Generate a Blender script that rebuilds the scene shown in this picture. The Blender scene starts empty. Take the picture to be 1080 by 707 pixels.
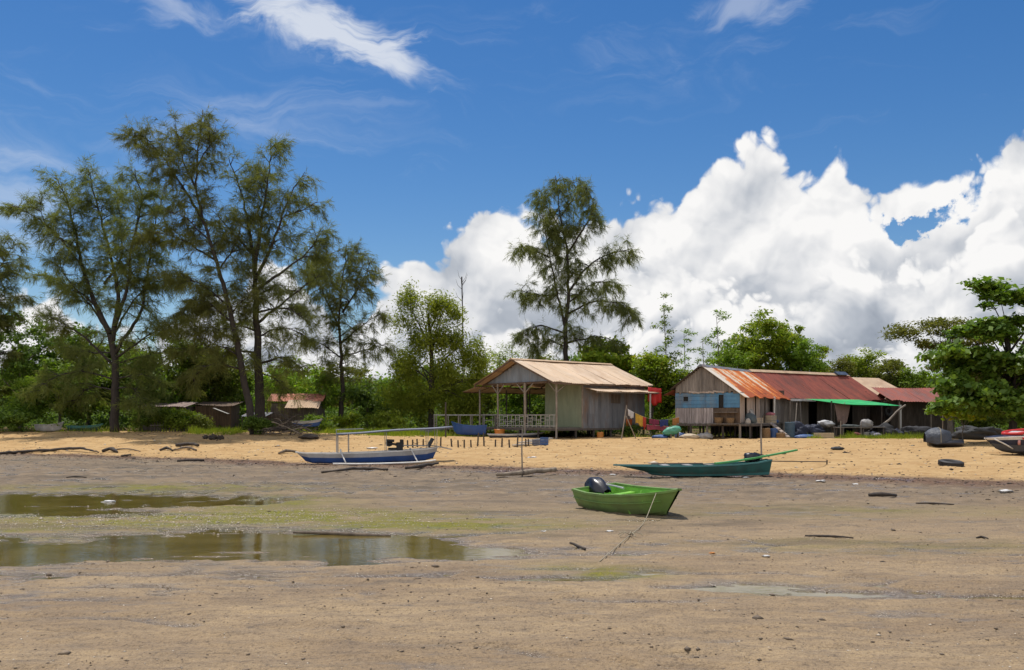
import bpy, bmesh, math, random
import numpy as np
from mathutils import Vector, Matrix

scene = bpy.context.scene
COL = scene.collection
FPX, CX, HZ, CAMH = 935.0, 540.0, 440.0, 2.0     # lens in photo pixels, horizon row, eye height
SUN_EL, SUN_AZ = math.radians(71), math.radians(-28)   # azimuth measured from +Y towards +X

# ------------------------------------------------------------------ node helper
class NT:
    dim = '3D'
    def __init__(self, tree):
        self.t = tree; self.n = tree.nodes; self.l = tree.links
    def node(self, typ, **kw):
        nd = self.n.new(typ)
        for k, v in kw.items(): setattr(nd, k, v)
        return nd
    def put(self, sock, v):
        if isinstance(v, bpy.types.NodeSocket): self.l.new(v, sock)
        elif v is not None: sock.default_value = v
    def m(self, op, a, b=None, c=None, clamp=False):
        nd = self.node('ShaderNodeMath', operation=op, use_clamp=clamp)
        for i, v in enumerate((a, b, c)):
            if v is not None: self.put(nd.inputs[i], v)
        return nd.outputs[0]
    def vm(self, op, a, b=None, scale=None):
        nd = self.node('ShaderNodeVectorMath', operation=op)
        self.put(nd.inputs[0], a)
        if b is not None: self.put(nd.inputs[1], b)
        if scale is not None: self.put(nd.inputs['Scale'], scale)
        return nd.outputs[0]
    def mr(self, v, a, b, c=0.0, d=1.0, smooth=False):
        nd = self.node('ShaderNodeMapRange', interpolation_type='SMOOTHSTEP' if smooth else 'LINEAR', clamp=True)
        self.put(nd.inputs[0], v)
        for i, x in enumerate((a, b, c, d)): self.put(nd.inputs[1 + i], x)
        return nd.outputs[0]
    def mix(self, f, a, b, blend='MIX'):
        nd = self.node('ShaderNodeMix', data_type='RGBA', blend_type=blend, clamp_factor=True)
        self.put(nd.inputs[0], f)
        for i, v in ((6, a), (7, b)):
            if isinstance(v, tuple) and len(v) == 3: v = (*v, 1)
            self.put(nd.inputs[i], v)
        return nd.outputs[2]
    def noise(self, vec, scale, detail=4, rough=.5, dist=0.0, lac=2.0, typ='FBM'):
        nd = self.node('ShaderNodeTexNoise', noise_type=typ, noise_dimensions=self.dim)
        if vec is not None: self.put(nd.inputs['Vector'], vec)
        nd.inputs['Scale'].default_value = scale; nd.inputs['Detail'].default_value = detail
        nd.inputs['Roughness'].default_value = rough; nd.inputs['Distortion'].default_value = dist
        nd.inputs['Lacunarity'].default_value = lac
        return nd.outputs['Fac'], nd.outputs['Color']
    def vor(self, vec, scale, detail=0, rough=.5, lac=2.0, feature='F1', smooth=.4):
        nd = self.node('ShaderNodeTexVoronoi', feature=feature, voronoi_dimensions=self.dim)
        self.put(nd.inputs['Vector'], vec)
        nd.inputs['Scale'].default_value = scale; nd.inputs['Detail'].default_value = detail
        nd.inputs['Roughness'].default_value = rough; nd.inputs['Lacunarity'].default_value = lac
        if feature == 'SMOOTH_F1': nd.inputs['Smoothness'].default_value = smooth
        return nd.outputs['Distance'], nd.outputs['Color']
    def comb(self, x, y, z):
        nd = self.node('ShaderNodeCombineXYZ')
        for i, v in enumerate((x, y, z)): self.put(nd.inputs[i], v)
        return nd.outputs[0]
    def ramp(self, f, stops, interp='LINEAR'):
        nd = self.node('ShaderNodeValToRGB'); cr = nd.color_ramp; cr.interpolation = interp
        while len(cr.elements) < len(stops): cr.elements.new(0.5)
        for e, (p, c) in zip(cr.elements, stops):
            e.position = p; e.color = (*c, 1) if len(c) == 3 else c
        self.put(nd.inputs[0], f)
        return nd.outputs[0]

# ------------------------------------------------------------------ the sky: sun, Nishita air, cumulus and cirrus
def build_sky():
    w = bpy.data.worlds.new('World'); scene.world = w; w.use_nodes = True
    t = NT(w.node_tree); t.n.clear(); t.dim = '2D'
    w.cycles.sampling_method = 'MANUAL'; w.cycles.sample_map_resolution = 256
    out = t.node('ShaderNodeOutputWorld'); bg = t.node('ShaderNodeBackground')
    sky = t.node('ShaderNodeTexSky', sky_type='NISHITA', sun_disc=False)
    sky.sun_elevation = SUN_EL; sky.sun_rotation = SUN_AZ
    sky.air_density = 1.0; sky.dust_density = 0.3; sky.ozone_density = 2.0; sky.altitude = 0
    tc = t.node('ShaderNodeTexCoord'); d = tc.outputs['Generated']
    sep = t.node('ShaderNodeSeparateXYZ'); t.l.new(d, sep.inputs[0])
    x, y, z = sep.outputs
    az = t.m('ARCTAN2', x, y); el = t.m('ARCSINE', z)
    ang = t.comb(az, el, 0.0)
    def A(px): return math.atan((px - CX) / FPX)
    def E(px, py): return math.atan((HZ - py) / FPX * math.cos(A(px)))
    def curve(pts):
        nd = t.node('ShaderNodeFloatCurve'); c = nd.mapping.curves[0]
        pp = [((A(px) + 1.7) / 3.4, E(px, py) / .6) for px, py in pts]
        while len(c.points) < len(pp) + 2: c.points.new(.5, .5)
        allp = [(0.0, pp[0][1])] + pp + [(1.0, pp[-1][1])]
        for q, (a, b) in zip(c.points, allp): q.location = (a, b); q.handle_type = 'AUTO'
        nd.mapping.update()
        t.put(nd.inputs['Value'], t.m('MULTIPLY_ADD', az_w, 1 / 3.4, .5))
        return t.m('MULTIPLY', nd.outputs[0], .6)
    # gentle domain warp so that the tops are never smooth curves
    _, wc = t.noise(ang, 9, 4, .55)
    warp = t.vm('SCALE', t.vm('SUBTRACT', wc, (.5, .5, .5)), scale=.05)
    p = t.vm('ADD', ang, warp)
    sp = t.node('ShaderNodeSeparateXYZ'); t.l.new(p, sp.inputs[0]); az_w = sp.outputs[0]
    def blob(px, py, sx, sy, rot=0.0):
        a0, e0 = A(px), E(px, py)
        dx = t.m('SUBTRACT', az_w, a0); dy = t.m('SUBTRACT', sp.outputs[1], e0)
        c, s = math.cos(rot), math.sin(rot)
        u = t.m('MULTIPLY_ADD', dx, c, t.m('MULTIPLY', dy, s)); v = t.m('MULTIPLY_ADD', dx, -s, t.m('MULTIPLY', dy, c))
        r2 = t.m('ADD', t.m('POWER', t.m('MULTIPLY', u, FPX / sx), 2.0), t.m('POWER', t.m('MULTIPLY', v, FPX / sy), 2.0))
        return t.m('EXPONENT', t.m('MULTIPLY', r2, -1.0))
    def puffs(vec, k):                      # broad heaped masses, for the light
        a, _ = t.vor(vec, 7.5 * k, 1, .42, 2.4, feature='SMOOTH_F1', smooth=.75)
        return t.m('MULTIPLY', a, -1.0)
    def heap(vec, k):                       # cauliflower edge
        b, _ = t.vor(vec, 16 * k, 2, .55, 2.3)
        f, _ = t.noise(vec, 60 * k, 4, .66)
        return t.m('ADD', t.m('MULTIPLY_ADD', b, -1.0, .45), t.m('MULTIPLY_ADD', f, .34, -.17))
    def layer(pts, k, off, amp, holes, shade, rim, soft=.010, low=(0.0, 0.0)):
        """one bank of cumulus: (cover, light)"""
        v = t.vm('ADD', p, off)
        h = heap(v, k); g0 = puffs(v, k); g1 = puffs(t.vm('ADD', v, (-.010, .034, 0)), k)
        dd = t.m('SUBTRACT', curve(pts), el)
        dep = t.m('MULTIPLY_ADD', h, amp, dd)
        for b, wgt in holes: dep = t.m('MULTIPLY_ADD', b, -wgt, dep)
        cover = t.mr(dep, 0.0, soft, 0, 1, True)
        relief = t.m('SUBTRACT', g0, g1)
        big, _ = t.noise(v, 4.5 * k, 4, .5)
        fall = t.mr(t.m('MULTIPLY_ADD', t.m('SUBTRACT', big, .5), .22, t.m('MULTIPLY_ADD', relief, -.10, dep)), rim[0], rim[1], 0, 1, True)
        lit = t.m('MULTIPLY_ADD', fall, shade - 1.0, 1.0)
        lit = t.m('MULTIPLY_ADD', relief, .58, lit)
        crisp = t.m('SUBTRACT', h, heap(t.vm('ADD', v, (-.004, .010, 0)), k))
        lit = t.m('MULTIPLY_ADD', crisp, .24, lit); lit = t.m('MULTIPLY_ADD', h, .10, lit)
        lit = t.m('ADD', lit, t.mr(el, low[0], low[0] + .16, -low[1], 0.0))
        return cover, t.mr(lit, .20, 1.04, 0.0, 1.0)
    _, wc2 = t.noise(ang, 22, 5, .65)
    p_keep = sp
    pw = t.vm('ADD', p, t.vm('SCALE', t.vm('SUBTRACT', wc2, (.5, .5, .5)), scale=.055))
    sp = t.node('ShaderNodeSeparateXYZ'); t.l.new(pw, sp.inputs[0]); az_keep = az_w; az_w = sp.outputs[0]
    gap1 = blob(976, 234, 40, 13, .12)
    sp = p_keep; az_w = az_keep
    back = layer([(-900, 330), (-300, 300), (0, 312), (60, 300), (130, 330), (210, 300), (285, 262), (335, 300), (372, 330), (395, 296), (424, 268), (446, 262), (466, 228), (486, 212), (505, 198), (524, 196), (542, 204),
                  (560, 212), (610, 212), (640, 204), (664, 196), (690, 196), (708, 192), (722, 184), (738, 168), (766, 152), (790, 138), (806, 126), (822, 132), (846, 146), (880, 150), (890, 172), (902, 186), (925, 180),
                  (950, 176), (985, 168), (1008, 166), (1018, 184), (1030, 170), (1050, 142), (1090, 124), (1200, 150), (1500, 190), (2400, 260)],
                 1.0, (0, 0, 0), .048, [(gap1, .072)], .70, (-.015, .17), .016, (.05, .14))
    mid = layer([(-900, 380), (0, 352), (290, 345), (380, 345), (430, 330), (480, 342), (540, 318), (600, 330), (640, 300), (690, 262), (750, 268), (800, 300), (850, 292),
                 (900, 256), (950, 268), (1000, 262), (1060, 205), (1100, 220), (1500, 260), (2400, 300)],
                1.35, (.7, .31, .2), .045, [(gap1, .05)], .60, (-.02, .12), .016, (.04, .16))
    low = layer([(-900, 400), (0, 392), (380, 385), (470, 372), (520, 380), (600, 350), (660, 342), (740, 330), (790, 352), (850, 338), (900, 352), (945, 345), (1000, 330),
                 (1080, 300), (1500, 330), (2400, 350)], 1.7, (.2, .83, .5), .035, [], .60, (-.01, .10), .016, (.02, .10))
    # thin ice cloud
    def cirrus(mask, rot, sx, sy, lo, hi, seed):
        mp = t.node('ShaderNodeMapping'); mp.inputs['Rotation'].default_value = (0, 0, rot); mp.inputs['Scale'].default_value = (sx, sy, 1)
        mp.inputs['Location'].default_value = (seed, seed * .37, 0)
        t.l.new(p, mp.inputs[0])
        f, _ = t.noise(mp.outputs[0], 1.0, 8, .62, .6)
        return t.mr(t.m('MULTIPLY_ADD', mask, .62, t.m('SUBTRACT', f, .62)), lo, hi, 0, 1, True)
    cm = t.m('MAXIMUM', blob(345, 28, 120, 38, -.30), blob(405, 62, 62, 20, -.42))
    c1 = cirrus(cm, .45, 9, 26, 0.12, .52, 3.1)
    c2 = cirrus(t.m('MAXIMUM', blob(790, 8, 75, 22), t.m('MULTIPLY', blob(190, 12, 60, 20), .9)), .3, 9, 24, .14, .60, 7.7)
    c3 = cirrus(t.m('MAXIMUM', blob(-20, 215, 110, 60, .2), t.m('MAXIMUM', t.m('MULTIPLY', blob(250, 110, 300, 70, .1), .55), t.m('MULTIPLY', blob(640, 60, 420, 60, -.08), .42))), .2, 5, 22, .05, .75, 11.3)
    cir = t.m('ADD', t.m('ADD', t.m('MULTIPLY', c1, .85), t.m('MULTIPLY', c2, .36)), t.m('MULTIPLY', c3, .46), clamp=True)
    # compose radiance; the cumulus is only worked out for the low part of the sky where it stands
    hs = t.node('ShaderNodeHueSaturation'); hs.inputs['Hue'].default_value = .506; hs.inputs['Saturation'].default_value = 1.38; hs.inputs['Value'].default_value = .97
    t.l.new(sky.outputs[0], hs.inputs['Color'])
    K = CLOUD_K
    high = t.mix(t.m('MULTIPLY', cir, .88), hs.outputs[0], (K * .93, K * .96, K * 1.0))
    # bright cloud cover added behind the view, unseen, to fill the shade
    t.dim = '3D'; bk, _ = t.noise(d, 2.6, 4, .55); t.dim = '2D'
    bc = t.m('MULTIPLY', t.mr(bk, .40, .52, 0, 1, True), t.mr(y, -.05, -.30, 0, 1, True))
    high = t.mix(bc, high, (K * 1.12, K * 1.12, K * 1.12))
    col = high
    cols = [(0.0, (.34 * K, .385 * K, .46 * K)), (.40, (.54 * K, .58 * K, .645 * K)), (.68, (.80 * K, .815 * K, .845 * K)), (1.0, (1.06 * K, 1.05 * K, 1.04 * K))]
    for cov, lit in (back, mid, low):
        col = t.mix(cov, col, t.ramp(lit, cols))
    t.l.new(col, bg.inputs[0]); bg.inputs[1].default_value = SKY_STRENGTH
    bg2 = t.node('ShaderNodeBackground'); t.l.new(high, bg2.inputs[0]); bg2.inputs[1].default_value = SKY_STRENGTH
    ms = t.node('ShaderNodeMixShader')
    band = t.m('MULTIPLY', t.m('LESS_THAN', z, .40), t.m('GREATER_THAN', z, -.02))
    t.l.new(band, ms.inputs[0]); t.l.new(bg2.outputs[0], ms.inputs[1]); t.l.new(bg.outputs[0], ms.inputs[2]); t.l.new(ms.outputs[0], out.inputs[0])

CLOUD_K, SKY_STRENGTH = 9.0, 0.10

def build_camera_and_sun():
    cam = bpy.data.cameras.new('camera'); co = bpy.data.objects.new('camera', cam); COL.objects.link(co)
    co.location = (0, 0, CAMH); co.rotation_euler = (math.radians(90), 0, 0)
    cam.sensor_width = 36; cam.lens = FPX / 1080 * 36; cam.shift_y = (HZ - 353.5) / 1080
    cam.clip_start = .1; cam.clip_end = 8000
    scene.camera = co
    L = bpy.data.lights.new('sun', 'SUN'); L.energy = 4.2; L.angle = math.radians(.53); L.color = (1.0, .955, .88)
    so = bpy.data.objects.new('sun', L); COL.objects.link(so)
    sd = Vector((math.sin(SUN_AZ) * math.cos(SUN_EL), math.cos(SUN_AZ) * math.cos(SUN_EL), math.sin(SUN_EL)))
    so.rotation_euler = sd.to_track_quat('Z', 'Y').to_euler(); so.location = sd * 60
    v = scene.view_settings; v.view_transform = 'Standard'; v.look = 'None'; v.gamma = 1; v.use_curve_mapping = False; v.exposure = 0
    scene.cycles.max_bounces = 6; scene.cycles.transparent_max_bounces = 8
    scene.cycles.sample_clamp_indirect = 4

build_sky(); build_camera_and_sun()

# ------------------------------------------------------------------ numpy noise and terrain
def _hash(ix, iy, seed):
    h = (ix.astype(np.int64) * 374761393 + iy.astype(np.int64) * 668265263 + seed * 974634777) & 0x7fffffff
    h = ((h ^ (h >> 13)) * 1274126177) & 0x7fffffff
    return ((h ^ (h >> 16)) & 0xffff) / 65535.0
def vnoise(x, y, seed=0):
    x = np.asarray(x, float); y = np.asarray(y, float)
    ix = np.floor(x); iy = np.floor(y); fx = x - ix; fy = y - iy
    ux = fx * fx * (3 - 2 * fx); uy = fy * fy * (3 - 2 * fy)
    a = _hash(ix, iy, seed); b = _hash(ix + 1, iy, seed); c = _hash(ix, iy + 1, seed); d = _hash(ix + 1, iy + 1, seed)
    return (a * (1 - ux) + b * ux) * (1 - uy) + (c * (1 - ux) + d * ux) * uy - .5
def fbm(x, y, octv=4, seed=0, gain=.5):
    s = 0; a = 1.0
    for k in range(octv):
        s = s + a * vnoise(x * 2 ** k + 17.3 * k, y * 2 ** k + 9.1 * k, seed + k); a *= gain
    return s
def sstep(a, b, v):
    q = np.clip((v - a) / (b - a), 0, 1); return q * q * (3 - 2 * q)

def y_shore(X): return np.interp(X, [-70, -27, -15.4, -9.5, -3.1, 3.5, 8.6, 13.5, 20, 45], [64, 48, 42.3, 38.4, 36, 33, 31, 27.9, 25, 19])
def y_top(X): return np.interp(X, [-70, -27, -12, 0, 14, 30, 60], [66, 60, 59, 57, 55, 52, 46])
def z_top(X): return np.interp(X, [-60, -30, -14, -2, 60], [1.1, 1.0, .95, .66, .66])
POOLS = [(-6, 12.4, 5, 1.2, .042), (-2.6, 12.7, 2.0, 1.0, .044), (-9, 18.4, 4, .8, .04), (-6.5, 21.5, 2.5, 1.5, .04), (-6.5, 13.75, 4.2, 1.15, .10), (-3.2, 14.1, 2.2, 1.0, .11), (-1.5, 13.4, .9, .5, .06), (-10.5, 13.5, 3.5, 1.2, .10),
         (-12.5, 20.6, 4.2, 2.3, .12), (-8.6, 21.2, 1.9, 1.1, .08), (-16.5, 19.5, 3, 2, .10),
         (2.85, 10.25, .65, .28, .085), (3.9, 9.95, 1.3, .20, .085), (5.2, 9.75, .9, .14, .07), (-7.4, 11.2, 1.6, .25, .06), (.4, 10.9, .9, .16, .065)]
def terrain(X, Y):
    """height, sand share, wetness, algae, soil; the water stands at z = 0"""
    X = np.asarray(X, float); Y = np.asarray(Y, float)
    ys = y_shore(X) + fbm(X * .35, Y * .35, 3, 5) * 1.6
    yt = y_top(X); s = (Y - ys) / (yt - ys)
    sc = np.clip(s, 0, 1)
    rise = (z_top(X) - .04) * (.55 * sc + .45 * sc * sc * (3 - 2 * sc)) + .10 * sstep(-.02, .10, s) * (1 - sc)
    near = np.exp(-np.clip(Y - 30, 0, None) / 60)
    beach = sstep(-.06, .075, s)
    n1 = fbm(X * .45, Y * 1.0, 3, 11) * .034
    n2 = fbm(X * 1.5 + 1.2 * fbm(X, Y, 2, 9), Y * 5.2, 4, 21, .6) * .042
    n3 = fbm(X * 7, Y * 9, 2, 31) * .008
    dune = fbm(X * .5, Y * .7, 4, 41) * .10 * sstep(0, .2, s)
    chan = np.exp(-(fbm(X * .09 + 3.1, Y * .30, 4, 71, .55) / .016) ** 2) * .034 * (1 - beach)
    lump = fbm(X * 2.4, Y * 1.5, 3, 87, .6) * .060 * sstep(17, 24, Y + 3 * fbm(X * .3, Y * .3, 2, 88)) * (1 - beach)
    foot_ = np.minimum(fbm(X * 1.1, Y * .9, 3, 89), 0) * .10 * beach
    d = 0; Yw = Y + 1.1 * fbm(X * .42, X * 0 + 2.7, 3, 93) + .5 * fbm(X * 1.4, Y * .8, 3, 94)
    for (px, py, rx, ry, a) in POOLS:
        w = fbm(X * .9, Y * 1.5, 3, 77) * .8
        d = d + a * np.exp(-(((X - px) / rx) ** 2 + (((Yw if ry > .5 else Y) - py) / ry) ** 2) * (1.10 + w))
    d = np.minimum(d * .85, .066)
    z = .040 - chan + (n1 + n2) * (1 - beach) + lump + foot_ + n3 + rise + dune - d
    z = z + 8.0 * sstep(122, 165, Y) + 6 * sstep(170, 400, Y)      # wooded rise inland
    lowness = 1 - sstep(.002, .036, z)
    wetband = np.exp(-((s + .045) / .075) ** 2)
    alg = 0
    for (px, py, rx, ry, a) in [(-5.2, 17.3, 3.6, 1.4, 1.0), (-1.6, 16.2, 2.4, .9, 1.0), (-9.0, 17.4, 2.6, 1.0, .8), (1.35, 11.2, .55, .35, .8), (.6, 11.6, .5, .3, .4), (-11, 18.0, 2.2, .7, .6),
                                (-6.2, 20.4, 1.8, 1.4, .75), (-10, 24.5, 4, 1.6, .5), (2.95, 10.2, .5, .3, .6), (-9, 14.2, 4, 1.6, .5), (6.5, 18.5, 4.5, 1.2, .20), (5.8, 13.6, 3.5, .8, .16)]:
        alg = np.maximum(alg, a * np.exp(-(((X - px) / rx) ** 2 + ((Y - py) / ry) ** 2)))
    alg = np.clip(alg * (1.0 + 1.7 * fbm(X * 1.3, Y * 3.2, 4, 51)) * 1.45, 0, 1) * (1 - beach)
    far = sstep(0, 3.5, Y - yt - 1.0 + 2.2 * fbm(X * .4, Y * .4, 3, 61))
    return z, beach, np.clip(np.maximum(lowness, .0) + 0 * wetband, 0, 1), alg, far, wetband
def ground_z(X, Y): return float(terrain(np.array([X]), np.array([Y]))[0][0])
def at(px, py, lift=0.0):
    """the place on the ground that the photo shows at (px, py)"""
    ys = np.concatenate([np.linspace(4, 40, 1500), np.linspace(40.02, 160, 2400)])
    xs = (px - CX) * ys / FPX
    zr = CAMH + (HZ - py) * ys / FPX
    g = terrain(xs, ys)[0]
    k = np.argmax(zr <= g) if (zr <= g).any() else len(ys) - 1
    return Vector((xs[k], ys[k], g[k] + lift))
def pt(px, py, Y): return Vector(((px - CX) * Y / FPX, Y, CAMH + (HZ - py) * Y / FPX))
def foot(px, Y):
    X = (px - CX) * Y / FPX
    return Vector((X, Y, ground_z(X, Y)))

# ------------------------------------------------------------------ scene-graph helpers
def tag(o, label=None, cat=None, group=None, kind=None):
    if label: o['label'] = label
    if cat: o['category'] = cat
    if group: o['group'] = group
    if kind: o['kind'] = kind
    return o
def thing(name, label, cat, loc=(0, 0, 0), rz=0.0, group=None):
    o = bpy.data.objects.new(name, None); COL.objects.link(o); o.location = loc; o.rotation_euler = (0, 0, rz); o.empty_display_size = .3
    return tag(o, label, cat, group)
def children(o): return [c for c in COL.objects if c.parent is o]
def dup(root, loc, rz=0.0, scale=1.0, label=None, group=None):
    r = root.copy(); COL.objects.link(r); r.location = loc; r.rotation_euler = (0, 0, rz)
    r.scale = (scale,) * 3 if not isinstance(scale, tuple) else scale
    if label: r['label'] = label
    if group: r['group'] = group
    for ch in list(root.children):
        c = ch.copy(); COL.objects.link(c); c.parent = r
        for g in list(ch.children):
            d = g.copy(); COL.objects.link(d); d.parent = c
    return r
def mesh_np(name, V, F, mat, parent=None, smooth=False, attrs=None):
    """V (n,3), F (m,4) or (m,3) arrays -> one mesh object"""
    me = bpy.data.meshes.new(name); V = np.asarray(V, np.float32); F = np.asarray(F, np.int32)
    k = F.shape[1]
    me.vertices.add(len(V)); me.vertices.foreach_set('co', V.ravel())
    me.loops.add(F.size); me.loops.foreach_set('vertex_index', F.ravel())
    me.polygons.add(len(F)); me.polygons.foreach_set('loop_start', np.arange(0, F.size, k, dtype=np.int32))
    me.polygons.foreach_set('loop_total', np.full(len(F), k, np.int32))
    if smooth: me.polygons.foreach_set('use_smooth', np.ones(len(F), bool))
    me.update(calc_edges=True)
    for an, av in (attrs or {}).items():
        a = me.attributes.new(an, 'FLOAT', 'POINT'); a.data.foreach_set('value', np.asarray(av, np.float32))
    me.materials.append(mat)
    o = bpy.data.objects.new(name, me); COL.objects.link(o)
    if parent: o.parent = parent
    return o

class MB:
    def __init__(self): self.v = []; self.f = []; self.sm = False
    def add(self, vs, fs):
        b = len(self.v); self.v += [tuple(q) for q in vs]; self.f += [tuple(i + b for i in q) for q in fs]; return self
    def box(self, c, s, rot=None, jit=0.0):
        """centre, full sizes, optional 3x3"""
        hx, hy, hz = s[0] / 2, s[1] / 2, s[2] / 2
        P = [Vector((sx * hx, sy * hy, sz * hz)) for sz in (-1, 1) for sy in (-1, 1) for sx in (-1, 1)]
        if jit: P = [p + Vector((random.uniform(-jit, jit), random.uniform(-jit, jit), random.uniform(-jit, jit))) for p in P]
        if rot is not None: P = [rot @ p for p in P]
        c = Vector(c)
        return self.add([p + c for p in P], [(0, 2, 3, 1), (4, 5, 7, 6), (0, 1, 5, 4), (2, 6, 7, 3), (0, 4, 6, 2), (1, 3, 7, 5)])
    def bar(self, a, b, w, h=None, up=(0, 0, 1)):
        a, b = Vector(a), Vector(b); d = b - a; L = d.length
        if L < 1e-5: return self
        x = d / L; u = Vector(up)
        if abs(x.dot(u)) > .98: u = Vector((1, 0, 0))
        y = u.cross(x).normalized(); z = x.cross(y)
        return self.box((a + b) / 2, (L, w, h or w), Matrix((x, y, z)).transposed())
    def tube(self, pts, r, n=6, cap=True):
        pts = [Vector(p) for p in pts]; m = len(pts)
        rs = [r] * m if isinstance(r, (int, float)) else list(r)
        t0 = (pts[1] - pts[0]).normalized(); ref = Vector((0, 0, 1)) if abs(t0.z) < .9 else Vector((1, 0, 0))
        nrm = (ref - t0 * ref.dot(t0)).normalized(); vs = []
        for i, p in enumerate(pts):
            t = (pts[min(i + 1, m - 1)] - pts[max(i - 1, 0)]).normalized()
            nrm = (nrm - t * nrm.dot(t)); nrm = nrm.normalized() if nrm.length > 1e-6 else t.orthogonal().normalized()
            bn = t.cross(nrm)
            for k in range(n):
                a = 2 * math.pi * k / n; vs.append(p + (nrm * math.cos(a) + bn * math.sin(a)) * rs[i])
        fs = [(i * n + k, i * n + (k + 1) % n, (i + 1) * n + (k + 1) % n, (i + 1) * n + k) for i in range(m - 1) for k in range(n)]
        if cap: fs += [tuple(range(n - 1, -1, -1)), tuple((m - 1) * n + k for k in range(n))]
        return self.add(vs, fs)
    def loft(self, rows, closed=False, caps=False):
        n = len(rows[0]); vs = [p for r in rows for p in r]
        fs = []
        for i in range(len(rows) - 1):
            for k in range(n if closed else n - 1):
                fs.append((i * n + k, i * n + (k + 1) % n, (i + 1) * n + (k + 1) % n, (i + 1) * n + k))
        if caps: fs += [tuple(range(n - 1, -1, -1)), tuple((len(rows) - 1) * n + k for k in range(n))]
        return self.add(vs, fs)
    def prism(self, poly, d):
        """extrude a polygon of 3-D points along d"""
        n = len(poly); P = [Vector(p) for p in poly]; d = Vector(d)
        return self.add(P + [p + d for p in P], [tuple(range(n)), tuple(range(2 * n - 1, n - 1, -1))] + [(i, n + i, n + (i + 1) % n, (i + 1) % n) for i in range(n)])
    def blob(self, c, s, seed=0, amp=.2, nu=14, nv=9, freq=2.0, flat=-9, crease=0.0):
        rows = []
        for i in range(nv + 1):
            th = math.pi * i / nv; row = []
            for k in range(nu):
                ph = 2 * math.pi * k / nu
                n = (math.sin(th) * math.cos(ph), math.sin(th) * math.sin(ph), math.cos(th))
                q = 1 + amp * 2 * float(fbm(np.array([n[0] * freq + seed * 3.1 + n[2]]), np.array([n[1] * freq + n[2] * freq - seed]), 3, seed)[0])
                if crease:
                    u_ = np.array([n[0] * 2.3 + n[2] * 1.7 + seed]); v_ = np.array([n[1] * 2.3 - n[2] * 1.9 + seed * .7]); q -= crease * (abs(float(vnoise(u_, v_, seed + 7)[0])) * 1.6 - .3) + crease * .5 * abs(float(vnoise(u_ * 2.7, v_ * 2.7, seed + 9)[0]))
                row.append((c[0] + n[0] * s[0] * q, c[1] + n[1] * s[1] * q, max(c[2] + n[2] * s[2] * q, flat)))
            rows.append(row)
        return self.loft(rows, closed=True)
    def build(self, name, mat, parent=None, smooth=False, bevel=0.0, auto=None):
        me = bpy.data.meshes.new(name); me.from_pydata(self.v, [], self.f); me.materials.append(mat)
        bm = bmesh.new(); bm.from_mesh(me)
        bmesh.ops.recalc_face_normals(bm, faces=bm.faces)
        if bevel: bmesh.ops.bevel(bm, geom=list(bm.edges), offset=bevel, segments=1, affect='EDGES', profile=.5)
        bm.to_mesh(me); bm.free()
        if smooth:
            for p in me.polygons: p.use_smooth = True
        o = bpy.data.objects.new(name, me); COL.objects.link(o)
        if parent: o.parent = parent
        return o

# ------------------------------------------------------------------ materials
MATS = {}
def newmat(name):
    m = bpy.data.materials.new(name); m.use_nodes = True; t = NT(m.node_tree); t.n.clear()
    o = t.node('ShaderNodeOutputMaterial'); b = t.node('ShaderNodeBsdfPrincipled'); t.l.new(b.outputs[0], o.inputs[0])
    MATS[name] = m
    return m, t, b, o
def bump(t, b, h, dist, strength=1.0):
    nd = t.node('ShaderNodeBump'); nd.inputs['Distance'].default_value = dist; nd.inputs['Strength'].default_value = strength
    t.put(nd.inputs['Height'], h); t.l.new(nd.outputs[0], b.inputs['Normal'])
def worn(name, c1, c2, rough=.7, scale=(1, 1, 1), ns=3.0, island=.0, dirt=None, dirt_amt=.4, bumpd=.004, metal=0.0, lo=.35, hi=.65, spec=.5, tide=None):
    """paint, planks, tin: two tones broken up by stretched noise, a tone of its own per loose board, blotches of wear"""
    m, t, b, o = newmat(name)
    tc = t.node('ShaderNodeTexCoord'); mp = t.node('ShaderNodeMapping'); mp.inputs['Scale'].default_value = scale
    t.l.new(tc.outputs['Object'], mp.inputs[0]); v = mp.outputs[0]
    f, _ = t.noise(v, ns, 6, .62)
    col = t.mix(t.mr(f, lo, hi), c1, c2)
    if dirt:
        g, _ = t.noise(v, ns * .37, 7, .7)
        col = t.mix(t.m('MULTIPLY', t.mr(g, .48, .66), dirt_amt), col, dirt)
    if tide:                               # mud stain left along the bottom of a hull
        sz = t.node('ShaderNodeSeparateXYZ'); t.l.new(tc.outputs['Object'], sz.inputs[0]); q, _ = t.noise(tc.outputs['Object'], 5, 6, .7)
        col = t.mix(t.m('MULTIPLY', t.mr(t.m('MULTIPLY_ADD', t.m('SUBTRACT', q, .5), -.28, sz.outputs[2]), tide[0], tide[1], 1, 0), .8), col, tide[2])
        q2, _ = t.noise(tc.outputs['Object'], 14, 4, .7); col = t.mix(t.mr(q2, .62, .72, 0, .45), col, tide[2])
    if island:
        ge = t.node('ShaderNodeNewGeometry')
        k = t.mr(ge.outputs['Random Per Island'], 0, 1, 1 - island, 1 + island)
        col = t.mix(1.0, col, t.comb(k, k, k), 'MULTIPLY')
    t.l.new(col, b.inputs['Base Color']); t.put(b.inputs['Roughness'], t.mr(f, .3, .7, max(rough - .12, 0), min(rough + .12, 1)))
    b.inputs['Metallic'].default_value = metal; b.inputs['Specular IOR Level'].default_value = spec
    if bumpd:
        h, _ = t.noise(v, ns * 5, 4, .6); bump(t, b, h, bumpd)
    return m
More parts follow.
